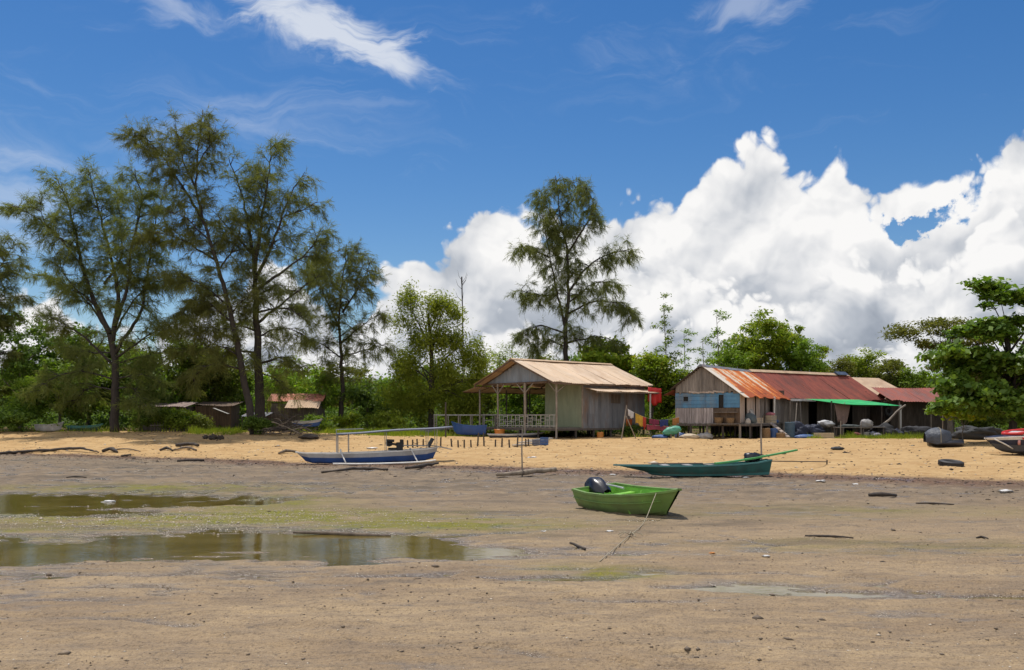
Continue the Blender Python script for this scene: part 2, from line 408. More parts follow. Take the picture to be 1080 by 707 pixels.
def leafmat(name, dark, light, trans=.35, rough=.5, spec=.3, yellow=None):
    m, t, b, o = newmat(name)
    ge = t.node('ShaderNodeNewGeometry'); tc = t.node('ShaderNodeTexCoord')
    n, _ = t.noise(tc.outputs['Object'], .55, 3, .6)
    r = ge.outputs['Random Per Island']
    f = t.m('ADD', t.m('MULTIPLY', r, .55), t.mr(n, .35, .65, 0, .45))
    col = t.mix(f, dark, light)
    if yellow: col = t.mix(t.m('MULTIPLY', t.m('GREATER_THAN', t.m('FRACT', t.m('MULTIPLY', r, 37.0)), .93), .8), col, yellow)
    oi = t.node('ShaderNodeObjectInfo'); hs = t.node('ShaderNodeHueSaturation')
    t.put(hs.inputs['Hue'], t.mr(oi.outputs['Random'], 0, 1, .494, .518)); t.put(hs.inputs['Value'], t.mr(oi.outputs['Random'], 0, 1, .85, 1.15)); t.l.new(col, hs.inputs['Color'])
    col = hs.outputs[0]
    t.l.new(col, b.inputs['Base Color']); b.inputs['Roughness'].default_value = rough; b.inputs['Specular IOR Level'].default_value = spec
    tr = t.node('ShaderNodeBsdfTranslucent'); t.l.new(t.mix(1.0, col, (1.25, 1.3, .55), 'MULTIPLY'), tr.inputs[0])
    ms = t.node('ShaderNodeMixShader'); ms.inputs[0].default_value = trans
    t.l.new(b.outputs[0], ms.inputs[1]); t.l.new(tr.outputs[0], ms.inputs[2]); t.l.new(ms.outputs[0], o.inputs[0])
    return m

def ground_material():
    m, t, b, o = newmat('tidal_flat')
    def attr(n):
        a = t.node('ShaderNodeAttribute', attribute_name=n); return a.outputs['Fac']
    ge = t.node('ShaderNodeNewGeometry'); P = ge.outputs['Position']
    mp = t.node('ShaderNodeMapping'); mp.inputs['Scale'].default_value = (.55, 1.4, 1); t.l.new(P, mp.inputs[0]); S = mp.outputs[0]
    big, _ = t.noise(S, .55, 5, .6); mid, _ = t.noise(S, 3.5, 5, .65); fine, _ = t.noise(P, 22, 5, .7); grit, gc = t.vor(P, 26, 1, .5)
    # mud: grey-brown and ochre films, worm casts, dark and pale flecks
    vf, _ = t.noise(P, 60, 3, .7)
    mp2 = t.node('ShaderNodeMapping'); mp2.inputs['Scale'].default_value = (.8, 3.4, 1); t.l.new(P, mp2.inputs[0]); strk, _ = t.noise(mp2.outputs[0], 2.2, 7, .68, .8)
    mud = t.mix(t.mr(big, .36, .64), (.275, .190, .108), (.385, .274, .154))
    mud = t.mix(t.mr(mid, .42, .68, 0, .55), mud, (.165, .124, .088))
    mud = t.mix(t.mr(strk, .54, .70, 0, .60), mud, (.120, .094, .068))
    mud = t.mix(t.mr(strk, .28, .42, .40, 0), mud, (.38, .29, .185))
    mud = t.mix(t.mr(fine, .52, .70, 0, .72), mud, (.085, .064, .048))
    mud = t.mix(t.mr(fine, .26, .42, .50, 0), mud, (.42, .325, .215))
    mud = t.mix(t.mr(vf, .56, .68, 0, .7), mud, (.060, .046, .036))
    mud = t.mix(t.mr(vf, .28, .38, .5, 0), mud, (.50, .42, .31))
    mp3 = t.node('ShaderNodeMapping'); mp3.inputs['Scale'].default_value = (.16, .85, 1); t.l.new(P, mp3.inputs[0]); pat, _ = t.noise(mp3.outputs[0], 1.0, 6, .62, .6)
    y = t.node('ShaderNodeSeparateXYZ'); t.l.new(P, y.inputs[0])
    greyness = t.mr(t.m('ADD', y.outputs[1], t.m('MULTIPLY', t.m('SUBTRACT', big, .5), 14.0)), 14, 23, 0, .85)
    gm = t.mix(t.mr(fine, .35, .65), (.142, .102, .064), (.238, .176, .112)); gm = t.mix(t.mr(strk, .50, .66, 0, .75), gm, (.075, .058, .042))
    lw, _ = t.noise(P, 1.9, 4, .6); gm = t.mix(t.mr(lw, .52, .66, 0, .55), gm, (.085, .066, .046)); gm = t.mix(t.mr(lw, .34, .46, .45, 0), gm, (.33, .25, .165))
    mud = t.mix(greyness, mud, gm)
    mud = t.mix(t.m('MULTIPLY', t.mr(pat, .53, .66), t.mr(y.outputs[1], 10, 15, 0, .72)), mud, t.mix(fine, (.070, .054, .038), (.135, .105, .072)))
    mud = t.mix(t.m('MULTIPLY', t.mr(pat, .34, .46, 1, 0), t.mr(y.outputs[1], 10, 16, 0, .5)), mud, (.315, .225, .130))
    alg = attr('algae')
    am = t.m('MULTIPLY', alg, t.mr(t.m('MULTIPLY_ADD', fine, .5, t.m('MULTIPLY', mid, .5)), .34, .54, .35, 1.0), clamp=True)
    mud = t.mix(am, mud, t.mix(t.mr(fine, .4, .6), (.095, .100, .006), (.215, .195, .014)))
    wet = attr('wet')
    mud = t.mix(t.m('MULTIPLY', wet, .55), mud, (.088, .068, .044))
    band = attr('band')
    mud = t.mix(t.m('MULTIPLY', band, t.mr(mid, .3, .6, .35, .9)), mud, (.130, .064, .034))
    # sand
    tr1, _ = t.noise(S, 1.3, 6, .62); tr2, _ = t.noise(P, 7, 4, .6)
    sand = t.mix(t.mr(tr1, .36, .66), (.415, .262, .122), (.545, .376, .188))
    sand = t.mix(t.mr(tr2, .52, .72, 0, .5), sand, (.34, .195, .075))
    sand = t.mix(t.mr(fine, .60, .75, 0, .5), sand, (.30, .18, .085))
    sand = t.mix(t.mr(strk, .54, .70, 0, .55), sand, (.300, .165, .062)); lw2, _ = t.noise(P, 2.6, 3, .6); sand = t.mix(t.mr(lw2, .56, .66, 0, .45), sand, (.33, .185, .070))
    sm = t.mr(t.m('ADD', attr('sand'), t.m('MULTIPLY', t.m('SUBTRACT', mid, .5), .9)), .28, .74)
    col = t.mix(sm, mud, sand)
    col = t.mix(t.m('MULTIPLY', band, t.mr(tr2, .45, .62, 0, .75)), col, (.115, .056, .030))
    so = t.m('MULTIPLY', attr('soil'), t.mr(t.m('MULTIPLY_ADD', tr2, .6, t.m('MULTIPLY', big, .4)), .30, .52, .55, 1.0))
    col = t.mix(so, col, t.mix(tr2, (.075, .058, .030), (.16, .115, .055)))
    t.l.new(col, b.inputs['Base Color'])
    rough = t.mr(t.m('MULTIPLY_ADD', wet, 1.0, t.m('MULTIPLY', t.m('SUBTRACT', strk, .5), .9)), .12, .70, .78, .20)
    rough = t.m('MAXIMUM', rough, t.m('MULTIPLY', sm, .95))
    t.l.new(rough, b.inputs['Roughness']); t.put(b.inputs['Specular IOR Level'], t.m('MULTIPLY', t.mr(sm, 0, 1, 1, .3), t.mr(wet, 0, 1, .25, .60)))
    h = t.m('ADD', t.m('MULTIPLY', fine, .55), t.m('MULTIPLY', grit, .35))
    h = t.m('ADD', h, t.m('MULTIPLY_ADD', strk, .7, t.m('MULTIPLY', mid, .6)))
    bump(t, b, h, .05, .75)
    return m

def build_ground():
    ys = [-8.0]
    while ys[-1] < 4: ys.append(ys[-1] + .6)
    while ys[-1] < 90: ys.append(ys[-1] + max(.035, .0052 * ys[-1]))
    while ys[-1] < 3500: ys.append(ys[-1] * 1.18)
    ys = np.array(ys)
    u = np.concatenate([np.linspace(-6, -.78, 60)[:-1], np.linspace(-.78, .78, 430), np.linspace(.78, 6, 60)[1:]])
    YY, UU = np.meshgrid(ys, u, indexing='ij'); XX = UU * np.where(YY < 4, 4 + (YY - 4) * .2, YY)
    z, sand, wet, alg, soil, band = terrain(XX.ravel(), YY.ravel())
    nr, nc = YY.shape
    idx = np.arange(nr * nc).reshape(nr, nc)
    F = np.stack([idx[:-1, :-1], idx[:-1, 1:], idx[1:, 1:], idx[1:, :-1]], -1).reshape(-1, 4)
    g = mesh_np('ground', np.stack([XX.ravel(), YY.ravel(), z], -1), F, ground_material(), smooth=True,
                attrs={'sand': sand, 'wet': wet, 'algae': alg, 'soil': soil, 'band': band})
    tag(g, kind='structure')
    # tide pools: one still sheet of murky water, seen wherever the mud dips under it
    m, t, b, o = newmat('pool_water')
    ge = t.node('ShaderNodeNewGeometry')
    n, _ = t.noise(ge.outputs['Position'], 1.2, 4, .6)
    t.l.new(t.mix(t.mr(n, .4, .6), (.105, .076, .017), (.150, .110, .030)), b.inputs['Base Color'])
    b.inputs['Roughness'].default_value = .035; b.inputs['IOR'].default_value = 1.42
    mp = t.node('ShaderNodeMapping'); mp.inputs['Scale'].default_value = (1.0, 2.4, 1); t.l.new(ge.outputs['Position'], mp.inputs[0])
    r, _ = t.noise(mp.outputs[0], 5.5, 3, .5); bump(t, b, r, .010, .28)
    for nm, (x0, x1, y0, y1) in {'tide_pool_water': (-24, 2.4, 10.4, 25.5), 'puddle_water': (1.6, 7.2, 9.2, 10.8)}.items():
        V = [(x0, y0, 0), (x1, y0, 0), (x1, y1, 0), (x0, y1, 0)]
        tag(mesh_np(nm, V, [(0, 1, 2, 3)], m), kind='structure')

# ------------------------------------------------------------------ vegetation
def unit(a): return a / np.maximum(np.linalg.norm(a, axis=-1, keepdims=True), 1e-9)
def blades(base, d, ln, wd, rng, tip=.35):
    """one thin four-cornered blade per row"""
    n = len(base); side = unit(np.cross(d, rng.normal(size=(n, 3)))) * (wd / 2)[:, None]
    e = base + d * ln[:, None]
    V = np.stack([base - side, base + side, e + side * tip, e - side * tip], 1).reshape(-1, 3)
    return V, np.arange(4 * n).reshape(n, 4)
def leaves(c, nrm, size, rng, aspect=.5):
    """diamond leaves folded a little along the midrib"""
    n = len(c); ax = unit(np.cross(nrm, rng.normal(size=(n, 3)))); sd = np.cross(nrm, ax)
    L = size[:, None]
    a = c - ax * L * .5; b = c + ax * L * .5
    m = c - ax * L * .05 - nrm * L * .06
    V = np.stack([a, m + sd * L * aspect * .5 + nrm * L * .12, b, m - sd * L * aspect * .5 + nrm * L * .12], 1).reshape(-1, 3)
    return V, np.arange(4 * n).reshape(n, 4)
def curve_pts(pts, step=.5):
    """Catmull-Rom through control points"""
    P = np.array([list(p) for p in pts], float)
    if len(P) == 2: P = np.array([P[0], (P[0] * 2 + P[1]) / 3, (P[0] + 2 * P[1]) / 3, P[1]])
    Q = np.vstack([2 * P[0] - P[1], P, 2 * P[-1] - P[-2]]); out = []
    for i in range(len(P) - 1):
        p0, p1, p2, p3 = Q[i:i + 4]; k = max(2, int(np.linalg.norm(p2 - p1) / step))
        for s in np.linspace(0, 1, k, endpoint=False):
            out.append(.5 * ((2 * p1) + (p2 - p0) * s + (2 * p0 - 5 * p1 + 4 * p2 - p3) * s * s + (3 * p1 - p0 - 3 * p2 + p3) * s ** 3))
    out.append(P[-1]); return np.array(out)

def casuarina(label, Y, limbs, seed, r0, mat, bark, lush=1.0, droop=.18, slen=2.3, group=None, spread=1.4, foliage_from=.22):
    """a sheoak: limbs follow the photo, sprays of needle twigs grow along them"""
    rng = np.random.default_rng(seed)
    base = foot(limbs[0][0][0][0], Y); wood = MB(); NB, ND, NL, NW = [], [], [], []
    root = thing('casuarina_tree', label, 'tree', base, 0, group)
    for (pl, ra, rb, fol) in limbs:
        W = []; dy = 0.0; drift = rng.uniform(-spread, spread)
        for i, (px, py) in enumerate(pl):
            f = i / max(len(pl) - 1, 1)
            p = pt(px, py, Y + (drift * f * (len(pl) - 1) * .6 if pl is not limbs[0][0] else 0))
            if pl is limbs[0][0] and i == 0: p = base.copy(); p.z -= .15
            W.append(p - base)
        C = curve_pts(W, .45); n = len(C)
        C[2:] += rng.normal(size=(n - 2, 3)) * .035
        wood.tube(C, list(r0 * (rb + (ra - rb) * np.linspace(1, 0, n) ** 1.25)), 7 if ra > .4 else 5)
        seg = np.linalg.norm(np.diff(C, axis=0), axis=1); Ls = seg.sum()
        if fol <= 0: continue
        ns = int(Ls * 4.6 * fol * lush)
        for _ in range(ns):
            f = foliage_from + (1 - foliage_from) * rng.uniform() ** .75
            i = min(int(f * (n - 1)), n - 2); o = C[i]; ld = unit((C[i + 1] - C[max(i - 1, 0)])[None])[0]
            a = rng.uniform(0, 2 * math.pi); hor = np.array([math.cos(a), math.sin(a), 0])
            d = unit((hor * rng.uniform(.7, 1.1) + ld * rng.uniform(.15, .7) + np.array([0, 0, rng.uniform(-.15, .55)]))[None])[0]
            L = slen * rng.uniform(.35, 1.0) * (1.15 - .55 * f); k = 6; P = [o]; dd = d.copy()
            for j in range(k):
                dd = unit((dd + np.array([0, 0, -droop * (.4 + j * .25)]) + rng.normal(size=3) * .13)[None])[0]; P.append(P[-1] + dd * L / k)
            P = np.array(P)
            if L > .7: wood.tube(P[:5], list(np.linspace(.022 + .012 * L, .008, 5)), 3, False)
            nt = int(L * 6.5) + 3
            tt = np.clip(.18 + .82 * rng.uniform(size=nt) ** .8, 0, .999) * k; ii = tt.astype(int); ff = (tt - ii)[:, None]
            to = P[ii] * (1 - ff) + P[ii + 1] * ff; td = unit(P[ii + 1] - P[ii])
            tdir = unit(td * .65 + rng.normal(size=(nt, 3)) * .45 + np.array([0, 0, -.12 - droop * .6])); tl = rng.uniform(.30, .95, nt)
            m = 17; q = rng.uniform(.05, 1, (nt, m))
            nb = to[:, None] + tdir[:, None] * (tl[:, None] * q)[..., None] + rng.normal(size=(nt, m, 3)) * .02
            nd = unit(tdir[:, None] * .75 + rng.normal(size=(nt, m, 3)) * .44 + np.array([0, 0, -.16 - droop]))
            NB.append(nb.reshape(-1, 3)); ND.append(nd.reshape(-1, 3)); NL.append(rng.uniform(.20, .50, nt * m)); NW.append(rng.uniform(.014, .030, nt * m))
    wood.build('trunk', bark, root, smooth=True)
    V, F = blades(np.concatenate(NB), np.concatenate(ND), np.concatenate(NL), np.concatenate(NW), rng)
    mesh_np('crown', V, F, mat, root)
    return root

def leafy(name, label, loc, H, crowns, seed, mat, bark, n=70, per=70, size=.2, cr=.55, trunk_r=.14, up=.7, fork=.4, limbs=14, droop=0.0, aspect=.5, cat='tree', wood='trunk', flat=.6, rz=0, group=None, lean=(0, 0)):
    """broadleaf: tapered trunk, limbs out to leaf clumps spread through the crown"""
    rng = np.random.default_rng(seed); root = thing(name, label, cat, loc, rz, group)
    w = MB(); top = np.array([lean[0], lean[1], H * fork])
    vol = np.array([c[3] * c[4] * c[5] for c in crowns]) ** .67; pr = vol / vol.sum()
    ci = rng.choice(len(crowns), n, p=pr); C = []
    for i in ci:
        c = crowns[i]; d = unit(rng.normal(size=(1, 3)))[0]
        if d[2] < -.35 and rng.uniform() < .6: d[2] *= -1
        r = rng.uniform() ** .42 * (1 + .18 * rng.normal() * .5)
        C.append(np.array(c[:3]) + d * np.array(c[3:6]) * r)
    C = np.array(C)
    tr = curve_pts([(0, 0, -.15), (top[0] * .3 + .1 * rng.normal(), top[1] * .3, H * fork * .5), top, top + np.array([.15 * rng.normal(), .1, H * .28])], .4)
    w.tube(tr, list(np.linspace(trunk_r, trunk_r * .35, len(tr))), 8)
    for j in rng.choice(n, min(limbs, n), replace=False):
        e = C[j]; okk = np.where((tr[:, 2] > H * .18) & (tr[:, 2] < max(e[2] * .85, H * .3)))[0]; s = tr[okk[int(len(okk) * rng.uniform(.35, .99))]]
        mid = (s + e) / 2 + np.array([0, 0, .12 * np.linalg.norm(e - s)]) + rng.normal(size=3) * .12
        cp = curve_pts([s, mid, e], .5); w.tube(cp, list(np.linspace(trunk_r * .30, .010, len(cp))), 5)
    w.build(wood, bark, root, smooth=True)
    m = per
    k = rng.uniform(.65, 1.3, (n, 1, 1))
    off = rng.normal(size=(n, m, 3)) * cr * .55 * k * np.array([1, 1, flat])
    off[..., 2] -= droop * np.abs(rng.normal(size=(n, m))) * cr
    P = (C[:, None] + off).reshape(-1, 3)
    ctr = np.mean([c[:3] for c in crowns], axis=0)
    outw = unit(P - ctr)
    nrm = unit(outw * .35 + np.array([0, 0, up]) + rng.normal(size=P.shape) * .55)
    V, F = leaves(P, nrm, size * np.clip(np.exp(rng.normal(-.10, .36, len(P))), .35, 1.7), rng, aspect)
    V[:, 2] = np.maximum(V[:, 2], .02)
    mesh_np('crown' if wood == 'trunk' else 'foliage', V, F, mat, root)
    return root

def build_trees():
    bark = worn('sheoak_bark', (.026, .020, .016), (.068, .053, .042), .9, (6, 6, 1.2), 3.0, bumpd=.03)
    bark2 = worn('grey_bark', (.095, .078, .060), (.20, .17, .135), .9, (5, 5, 1.5), 3.0, bumpd=.02)
    needle = leafmat('needles', (.105, .122, .042), (.245, .250, .080), .50, .6, .10)
    dark = leafmat('leaf_dark', (.068, .112, .024), (.185, .250, .040), .48, .5, .15)
    midg = leafmat('leaf_mid', (.095, .155, .022), (.250, .325, .040), .50, .5, .15)
    lime = leafmat('leaf_lime', (.135, .215, .018), (.340, .410, .040), .52, .5, .15, (.42, .36, .04))
    willow = leafmat('leaf_willow', (.150, .195, .026), (.360, .400, .055), .52, .5, .12)
    olive = leafmat('leaf_olive', (.090, .110, .024), (.220, .220, .046), .48, .5, .12)
    gloss = leafmat('leaf_gloss', (.050, .100, .016), (.215, .300, .040), .42, .38, .30)
    # --- the sheoaks along the top of the beach
    casuarina('broad many-forked sheoak at the left whose wide airy crown shades the sand', 61, [
        ([(121, 457), (122, 420), (121, 380), (116, 352)], 1, .62, 0), ([(116, 352), (100, 320), (88, 283), (80, 250), (72, 215), (58, 186)], .60, .10, 1.0),
        ([(88, 283), (62, 250), (36, 228), (10, 216)], .3, .06, 1.0), ([(119, 360), (124, 310), (115, 265), (105, 225), (92, 178)], .55, .10, 1.0),
        ([(121, 345), (135, 300), (139, 260), (150, 215), (142, 178)], .45, .10, 1.0), ([(122, 372), (148, 330), (155, 290), (163, 240), (172, 205)], .42, .08, 1.0),
        ([(119, 385), (84, 352), (48, 332)], .32, .06, .9), ([(122, 378), (160, 352), (186, 340)], .30, .06, .9), ([(120, 400), (85, 392), (55, 400), (38, 418)], .22, .05, 1.1), ([(122, 400), (150, 395), (172, 405)], .22, .05, .9),
        ([(120, 412), (95, 408), (75, 428)], .18, .05, 1.1), ([(121, 410), (140, 410), (155, 432)], .18, .05, 1.0),
        ([(110, 300), (128, 270), (126, 230), (122, 196)], .3, .06, .9), ([(117, 356), (92, 318), (62, 296), (40, 290)], .26, .05, 1.0), ([(121, 352), (145, 312), (172, 296), (192, 300)], .26, .05, 1.0), ([(119, 372), (90, 372), (64, 366)], .22, .05, 1.1), ([(123, 384), (150, 376), (178, 372)], .22, .05, 1.0), ([(100, 322), (72, 296), (56, 262)], .22, .05, .9), ([(80, 262), (50, 240), (40, 205)], .2, .05, .8)], 3, .33, needle, bark, 1.0, .10)
    casuarina('tall leaning sheoak, its dark trunk tilting left from the wood pile', 57.5, [
        ([(268, 455), (258, 400), (245, 340), (231, 285), (216, 237), (207, 200), (209, 160), (214, 116)], 1, .10, .75), ([(216, 237), (196, 202), (174, 170), (152, 146), (136, 146)], .38, .06, 1.15),
        ([(207, 200), (191, 164), (186, 132)], .3, .06, 1.0), ([(228, 275), (196, 256), (170, 246), (150, 250)], .3, .06, 1.2), ([(231, 285), (250, 254), (256, 226)], .24, .06, .7),
        ([(245, 340), (214, 318), (186, 326)], .3, .06, .9), ([(240, 322), (205, 296), (172, 290)], .26, .06, 1.0), ([(255, 390), (224, 384), (196, 404)], .25, .06, .9), ([(222, 255), (196, 230), (176, 222)], .25, .06, .8),
        ([(208, 176), (222, 150), (228, 132)], .22, .05, .9), ([(236, 312), (205, 316), (176, 348)], .22, .05, 1.1), ([(250, 362), (222, 346), (198, 348)], .22, .05, 1.0), ([(243, 332), (262, 312), (280, 316)], .2, .05, .7), ([(252, 375), (222, 362), (192, 372)], .22, .05, .9)], 7, .27, needle, bark, 1.15, .14)
    casuarina('thick upright sheoak with fanned limbs beside the leaning trunk', 59, [
        ([(275, 455), (273, 400), (271, 340), (268, 282), (262, 236), (251, 192), (240, 166)], 1.15, .08, .75), ([(268, 288), (276, 232), (283, 188), (286, 150)], .48, .07, 1.0),
        ([(269, 296), (290, 250), (306, 206), (322, 182)], .42, .06, 1.0), ([(270, 306), (302, 284), (328, 262), (340, 238)], .38, .06, 1.0), ([(266, 268), (242, 242), (224, 222)], .3, .06, .9),
        ([(271, 342), (308, 312), (338, 290)], .34, .06, .7), ([(272, 384), (300, 378), (322, 392)], .28, .06, .9), ([(272, 372), (244, 372), (218, 388)], .26, .06, .8), ([(270, 330), (300, 325), (325, 340)], .25, .05, .7),
        ([(271, 350), (240, 338), (222, 345)], .22, .05, .7), ([(262, 240), (276, 214), (270, 176)], .22, .05, .8), ([(271, 356), (300, 346), (330, 360)], .22, .05, .9), ([(270, 312), (296, 302), (312, 316)], .2, .05, .8), ([(272, 392), (292, 402), (306, 416)], .18, .05, .8), ([(300, 228), (318, 222), (334, 212)], .16, .05, .9)], 11, .33, needle, bark, 1.0, .12)
    casuarina('shorter sheoak with drooping plumes behind the red-roofed shack', 66, [
        ([(360, 452), (361, 392), (358, 342), (362, 292), (366, 258)], 1, .12, .7), ([(359, 348), (342, 312), (332, 284), (326, 266)], .42, .08, 1.2), ([(361, 330), (380, 300), (394, 272)], .4, .08, 1.0),
        ([(360, 362), (384, 342), (406, 330)], .34, .06, .9), ([(360, 378), (340, 364), (322, 358)], .3, .06, .9), ([(360, 376), (388, 368), (408, 362)], .28, .06, .9), ([(361, 312), (345, 288), (350, 262)], .28, .06, 1.0), ([(361, 300), (378, 276), (376, 256)], .24, .06, .9)],
        17, .22, needle, bark, 1.1, .20)
    casuarina('tallest lone sheoak rising behind the beige-roofed stilt house', 72, [
        ([(597, 452), (596, 380), (597, 340), (600, 300), (597, 258), (590, 222), (586, 186)], 1, .10, .9), ([(597, 350), (586, 302), (578, 260), (571, 222)], .42, .07, .85), ([(600, 308), (616, 286), (638, 270), (668, 262)], .36, .06, 1.0),
        ([(598, 268), (614, 244), (626, 216), (616, 194)], .34, .06, 1.0), ([(597, 332), (628, 318), (656, 322), (672, 336)], .32, .05, 1.0), ([(597, 352), (570, 344), (548, 354)], .3, .05, 1.0), ([(597, 362), (630, 356), (656, 362)], .3, .05, .9),
        ([(588, 312), (562, 310), (544, 304)], .26, .05, 1.0), ([(580, 272), (558, 262), (540, 262)], .26, .05, 1.0), ([(597, 250), (580, 224), (568, 198)], .26, .05, .9), ([(597, 366), (575, 360), (560, 372)], .24, .05, .8), ([(599, 320), (625, 300), (652, 298)], .24, .05, .9), ([(592, 228), (606, 206), (604, 186)], .2, .05, .9)],
        23, .31, needle, bark, 1.25, .30, 2.3, None, 1.2)
    casuarina('partly hidden sheoak cut off by the left edge of the view', 64, [
        ([(-40, 458), (-32, 350), (-18, 292), (-8, 246)], 1, .10, .9), ([(-28, 332), (-4, 302), (8, 282)], .4, .06, .9), ([(-32, 362), (-5, 340), (10, 330)], .35, .06, 1.0), ([(-30, 340), (-60, 300), (-80, 270)], .4, .06, 1.0), ([(-20, 300), (-40, 260), (-50, 235)], .3, .06, 1.0), ([(-33, 385), (-10, 375), (10, 372)], .3, .05, 1.0), ([(-22, 310), (4, 276), (18, 252)], .26, .05, 1.1), ([(-30, 350), (0, 318), (24, 312)], .26, .05, 1.1)],
        29, .28, needle, bark, 1.1, .16)
    # --- broadleaf trees: each with a crown of its own
    def bl(px, top, Y, wpx, label, seed, mat, name='broadleaf_tree', low=None, lumps=5, **kw):
        b = foot(px, Y); H = pt(px, top, Y).z - b.z; R = 1.12 * wpx / 2 * Y / FPX; lo = (0.22 if low is None else low) * H
        rng = random.Random(seed); cz = (H + lo) / 2; hh = (H - lo) / 2; cr = [(0, 0, cz, R * .72, R * .66, hh * .86)]
        for i in range(lumps):
            a = rng.uniform(0, 6.28); q = rng.uniform(.4, .75)
            cr.append((math.cos(a) * R * q, math.sin(a) * R * q * .8, cz + hh * rng.uniform(-.55, .68), R * rng.uniform(.34, .5), R * rng.uniform(.34, .5), hh * rng.uniform(.28, .45)))
        kw.setdefault('n', int(70 + 5.0 * R * hh)); kw.setdefault('trunk_r', .04 + .016 * H)
        return leafy(name, label, b, H, cr, seed, mat, bark2, **kw)
    bl(22, 316, 67, 140, 'dense dark-leaved tree at the far left edge behind the sheoaks', 101, dark, per=90, size=.26, low=.02)
    bl(62, 372, 64.5, 90, 'low olive-leaved tree left of the many-forked sheoak trunk', 102, midg, per=90, size=.24, low=.02)
    bl(118, 370, 68.5, 100, 'shadowy tree right behind the many-forked sheoak trunk', 112, dark, per=80, size=.26, low=.05)
    bl(172, 340, 69, 92, 'green tree between the forked sheoak and the leaning sheoak', 103, midg, per=85, size=.25, low=.05)
    bl(92, 344, 70, 90, 'mid-green tree filling the gap behind the fork of the broad sheoak', 113, midg, per=85, size=.25, low=.05)
    bl(148, 366, 66.5, 64, 'dark bushy tree just right of the broad sheoak trunk', 114, dark, per=85, size=.24, low=.02)
    bl(226, 362, 70, 66, 'dull green tree behind the leaning sheoak trunk', 115, olive, per=85, size=.24, low=.05)
    bl(205, 372, 72, 84, 'light green tree over the small shaded plank shack', 104, lime, per=80, size=.24, low=.08)
    bl(243, 388, 74, 72, 'bushy tree showing between the shaded shack and the leaning trunk', 105, midg, per=80, size=.24, low=.05)
    bl(312, 378, 76, 84, 'bright green tree right behind the red roof of the shack', 106, lime, per=80, size=.24, low=.1)
    bl(336, 392, 65.5, 44, 'slim pale-leaved sapling at the right end of the red-roofed shack', 107, midg, per=60, size=.20, low=.15, n=45)
    bl(388, 394, 67, 62, 'dark round tree right of the red-roofed shack', 108, dark, per=85, size=.22, low=.03)
    # --- the light willow-like tree left of the jetty
    b = foot(455, 65)
    def L(px, py, r, rz_, dy=0): p = pt(px, py, 65) - b; return (p.x, dy, p.z, r * 65 / FPX, r * 60 / FPX, rz_ * 65 / FPX)
    leafy('wattle_tree', 'yellow-green feathery tree with dark trunk left of the jetty rail', b, 10.6, [L(434, 318, 12, 20), L(428, 344, 14, 18), L(466, 336, 20, 26), L(452, 362, 18, 20), L(478, 362, 16, 20), L(430, 392, 20, 26), L(494, 372, 20, 22), L(502, 404, 16, 26), L(470, 398, 18, 24), L(446, 424, 26, 18), L(484, 428, 24, 18), L(416, 418, 14, 20), L(462, 318, 12, 10)],
          131, willow, bark, n=185, per=270, size=.22, cr=.64, trunk_r=.25, up=.3, fork=.55, limbs=34, droop=.7, aspect=.30, flat=.9)
    m = MB(); q = foot(487, 70); tp = pt(487, 292, 70) - q
    r = thing('dead_tree', 'thin bare dead stem standing up out of the yellow-green tree', 'tree', q)
    m.tube(curve_pts([(0, 0, -.1), (.1, 0, tp.z * .5), (tp.x, 0, tp.z)], .6), .05, 5); m.build('trunk', bark, r)
    m = MB(); rg = random.Random(5)
    for i in range(9):
        z = tp.z * rg.uniform(.84, .98); a = rg.uniform(0, 6.28); m.tube([(0.05, 0, z), (.35 * math.cos(a), .3 * math.sin(a), z + .35), (.5 * math.cos(a), .5 * math.sin(a), z + .8)], [.02, .015, .006], 4)
    m.build('branch', bark, r)
    bl(528, 364, 80, 54, 'hazy pale green tree in the gap left of the beige roof', 132, willow, per=80, size=.22, low=.1, droop=.4, aspect=.35)
    bl(505, 396, 74, 60, 'dark bushy tree seen behind the porch posts of the stilt house', 133, olive, per=80, size=.24, low=.02)
    bl(556, 405, 71, 56, 'green tree seen through the open porch of the stilt house', 134, midg, per=80, size=.22, low=.02)
    bl(644, 354, 71, 96, 'broad bright green tree over the ridge of the beige roof', 135, lime, per=110, size=.30, low=.25, aspect=.6)
    bl(690, 372, 66, 52, 'light green tree leaning in over the right end of the beige roof', 136, lime, per=110, size=.24, low=.12)
    bl(716, 396, 66, 50, 'dark green tree filling the gap between the two stilt houses', 137, midg, per=85, size=.22, low=.02)
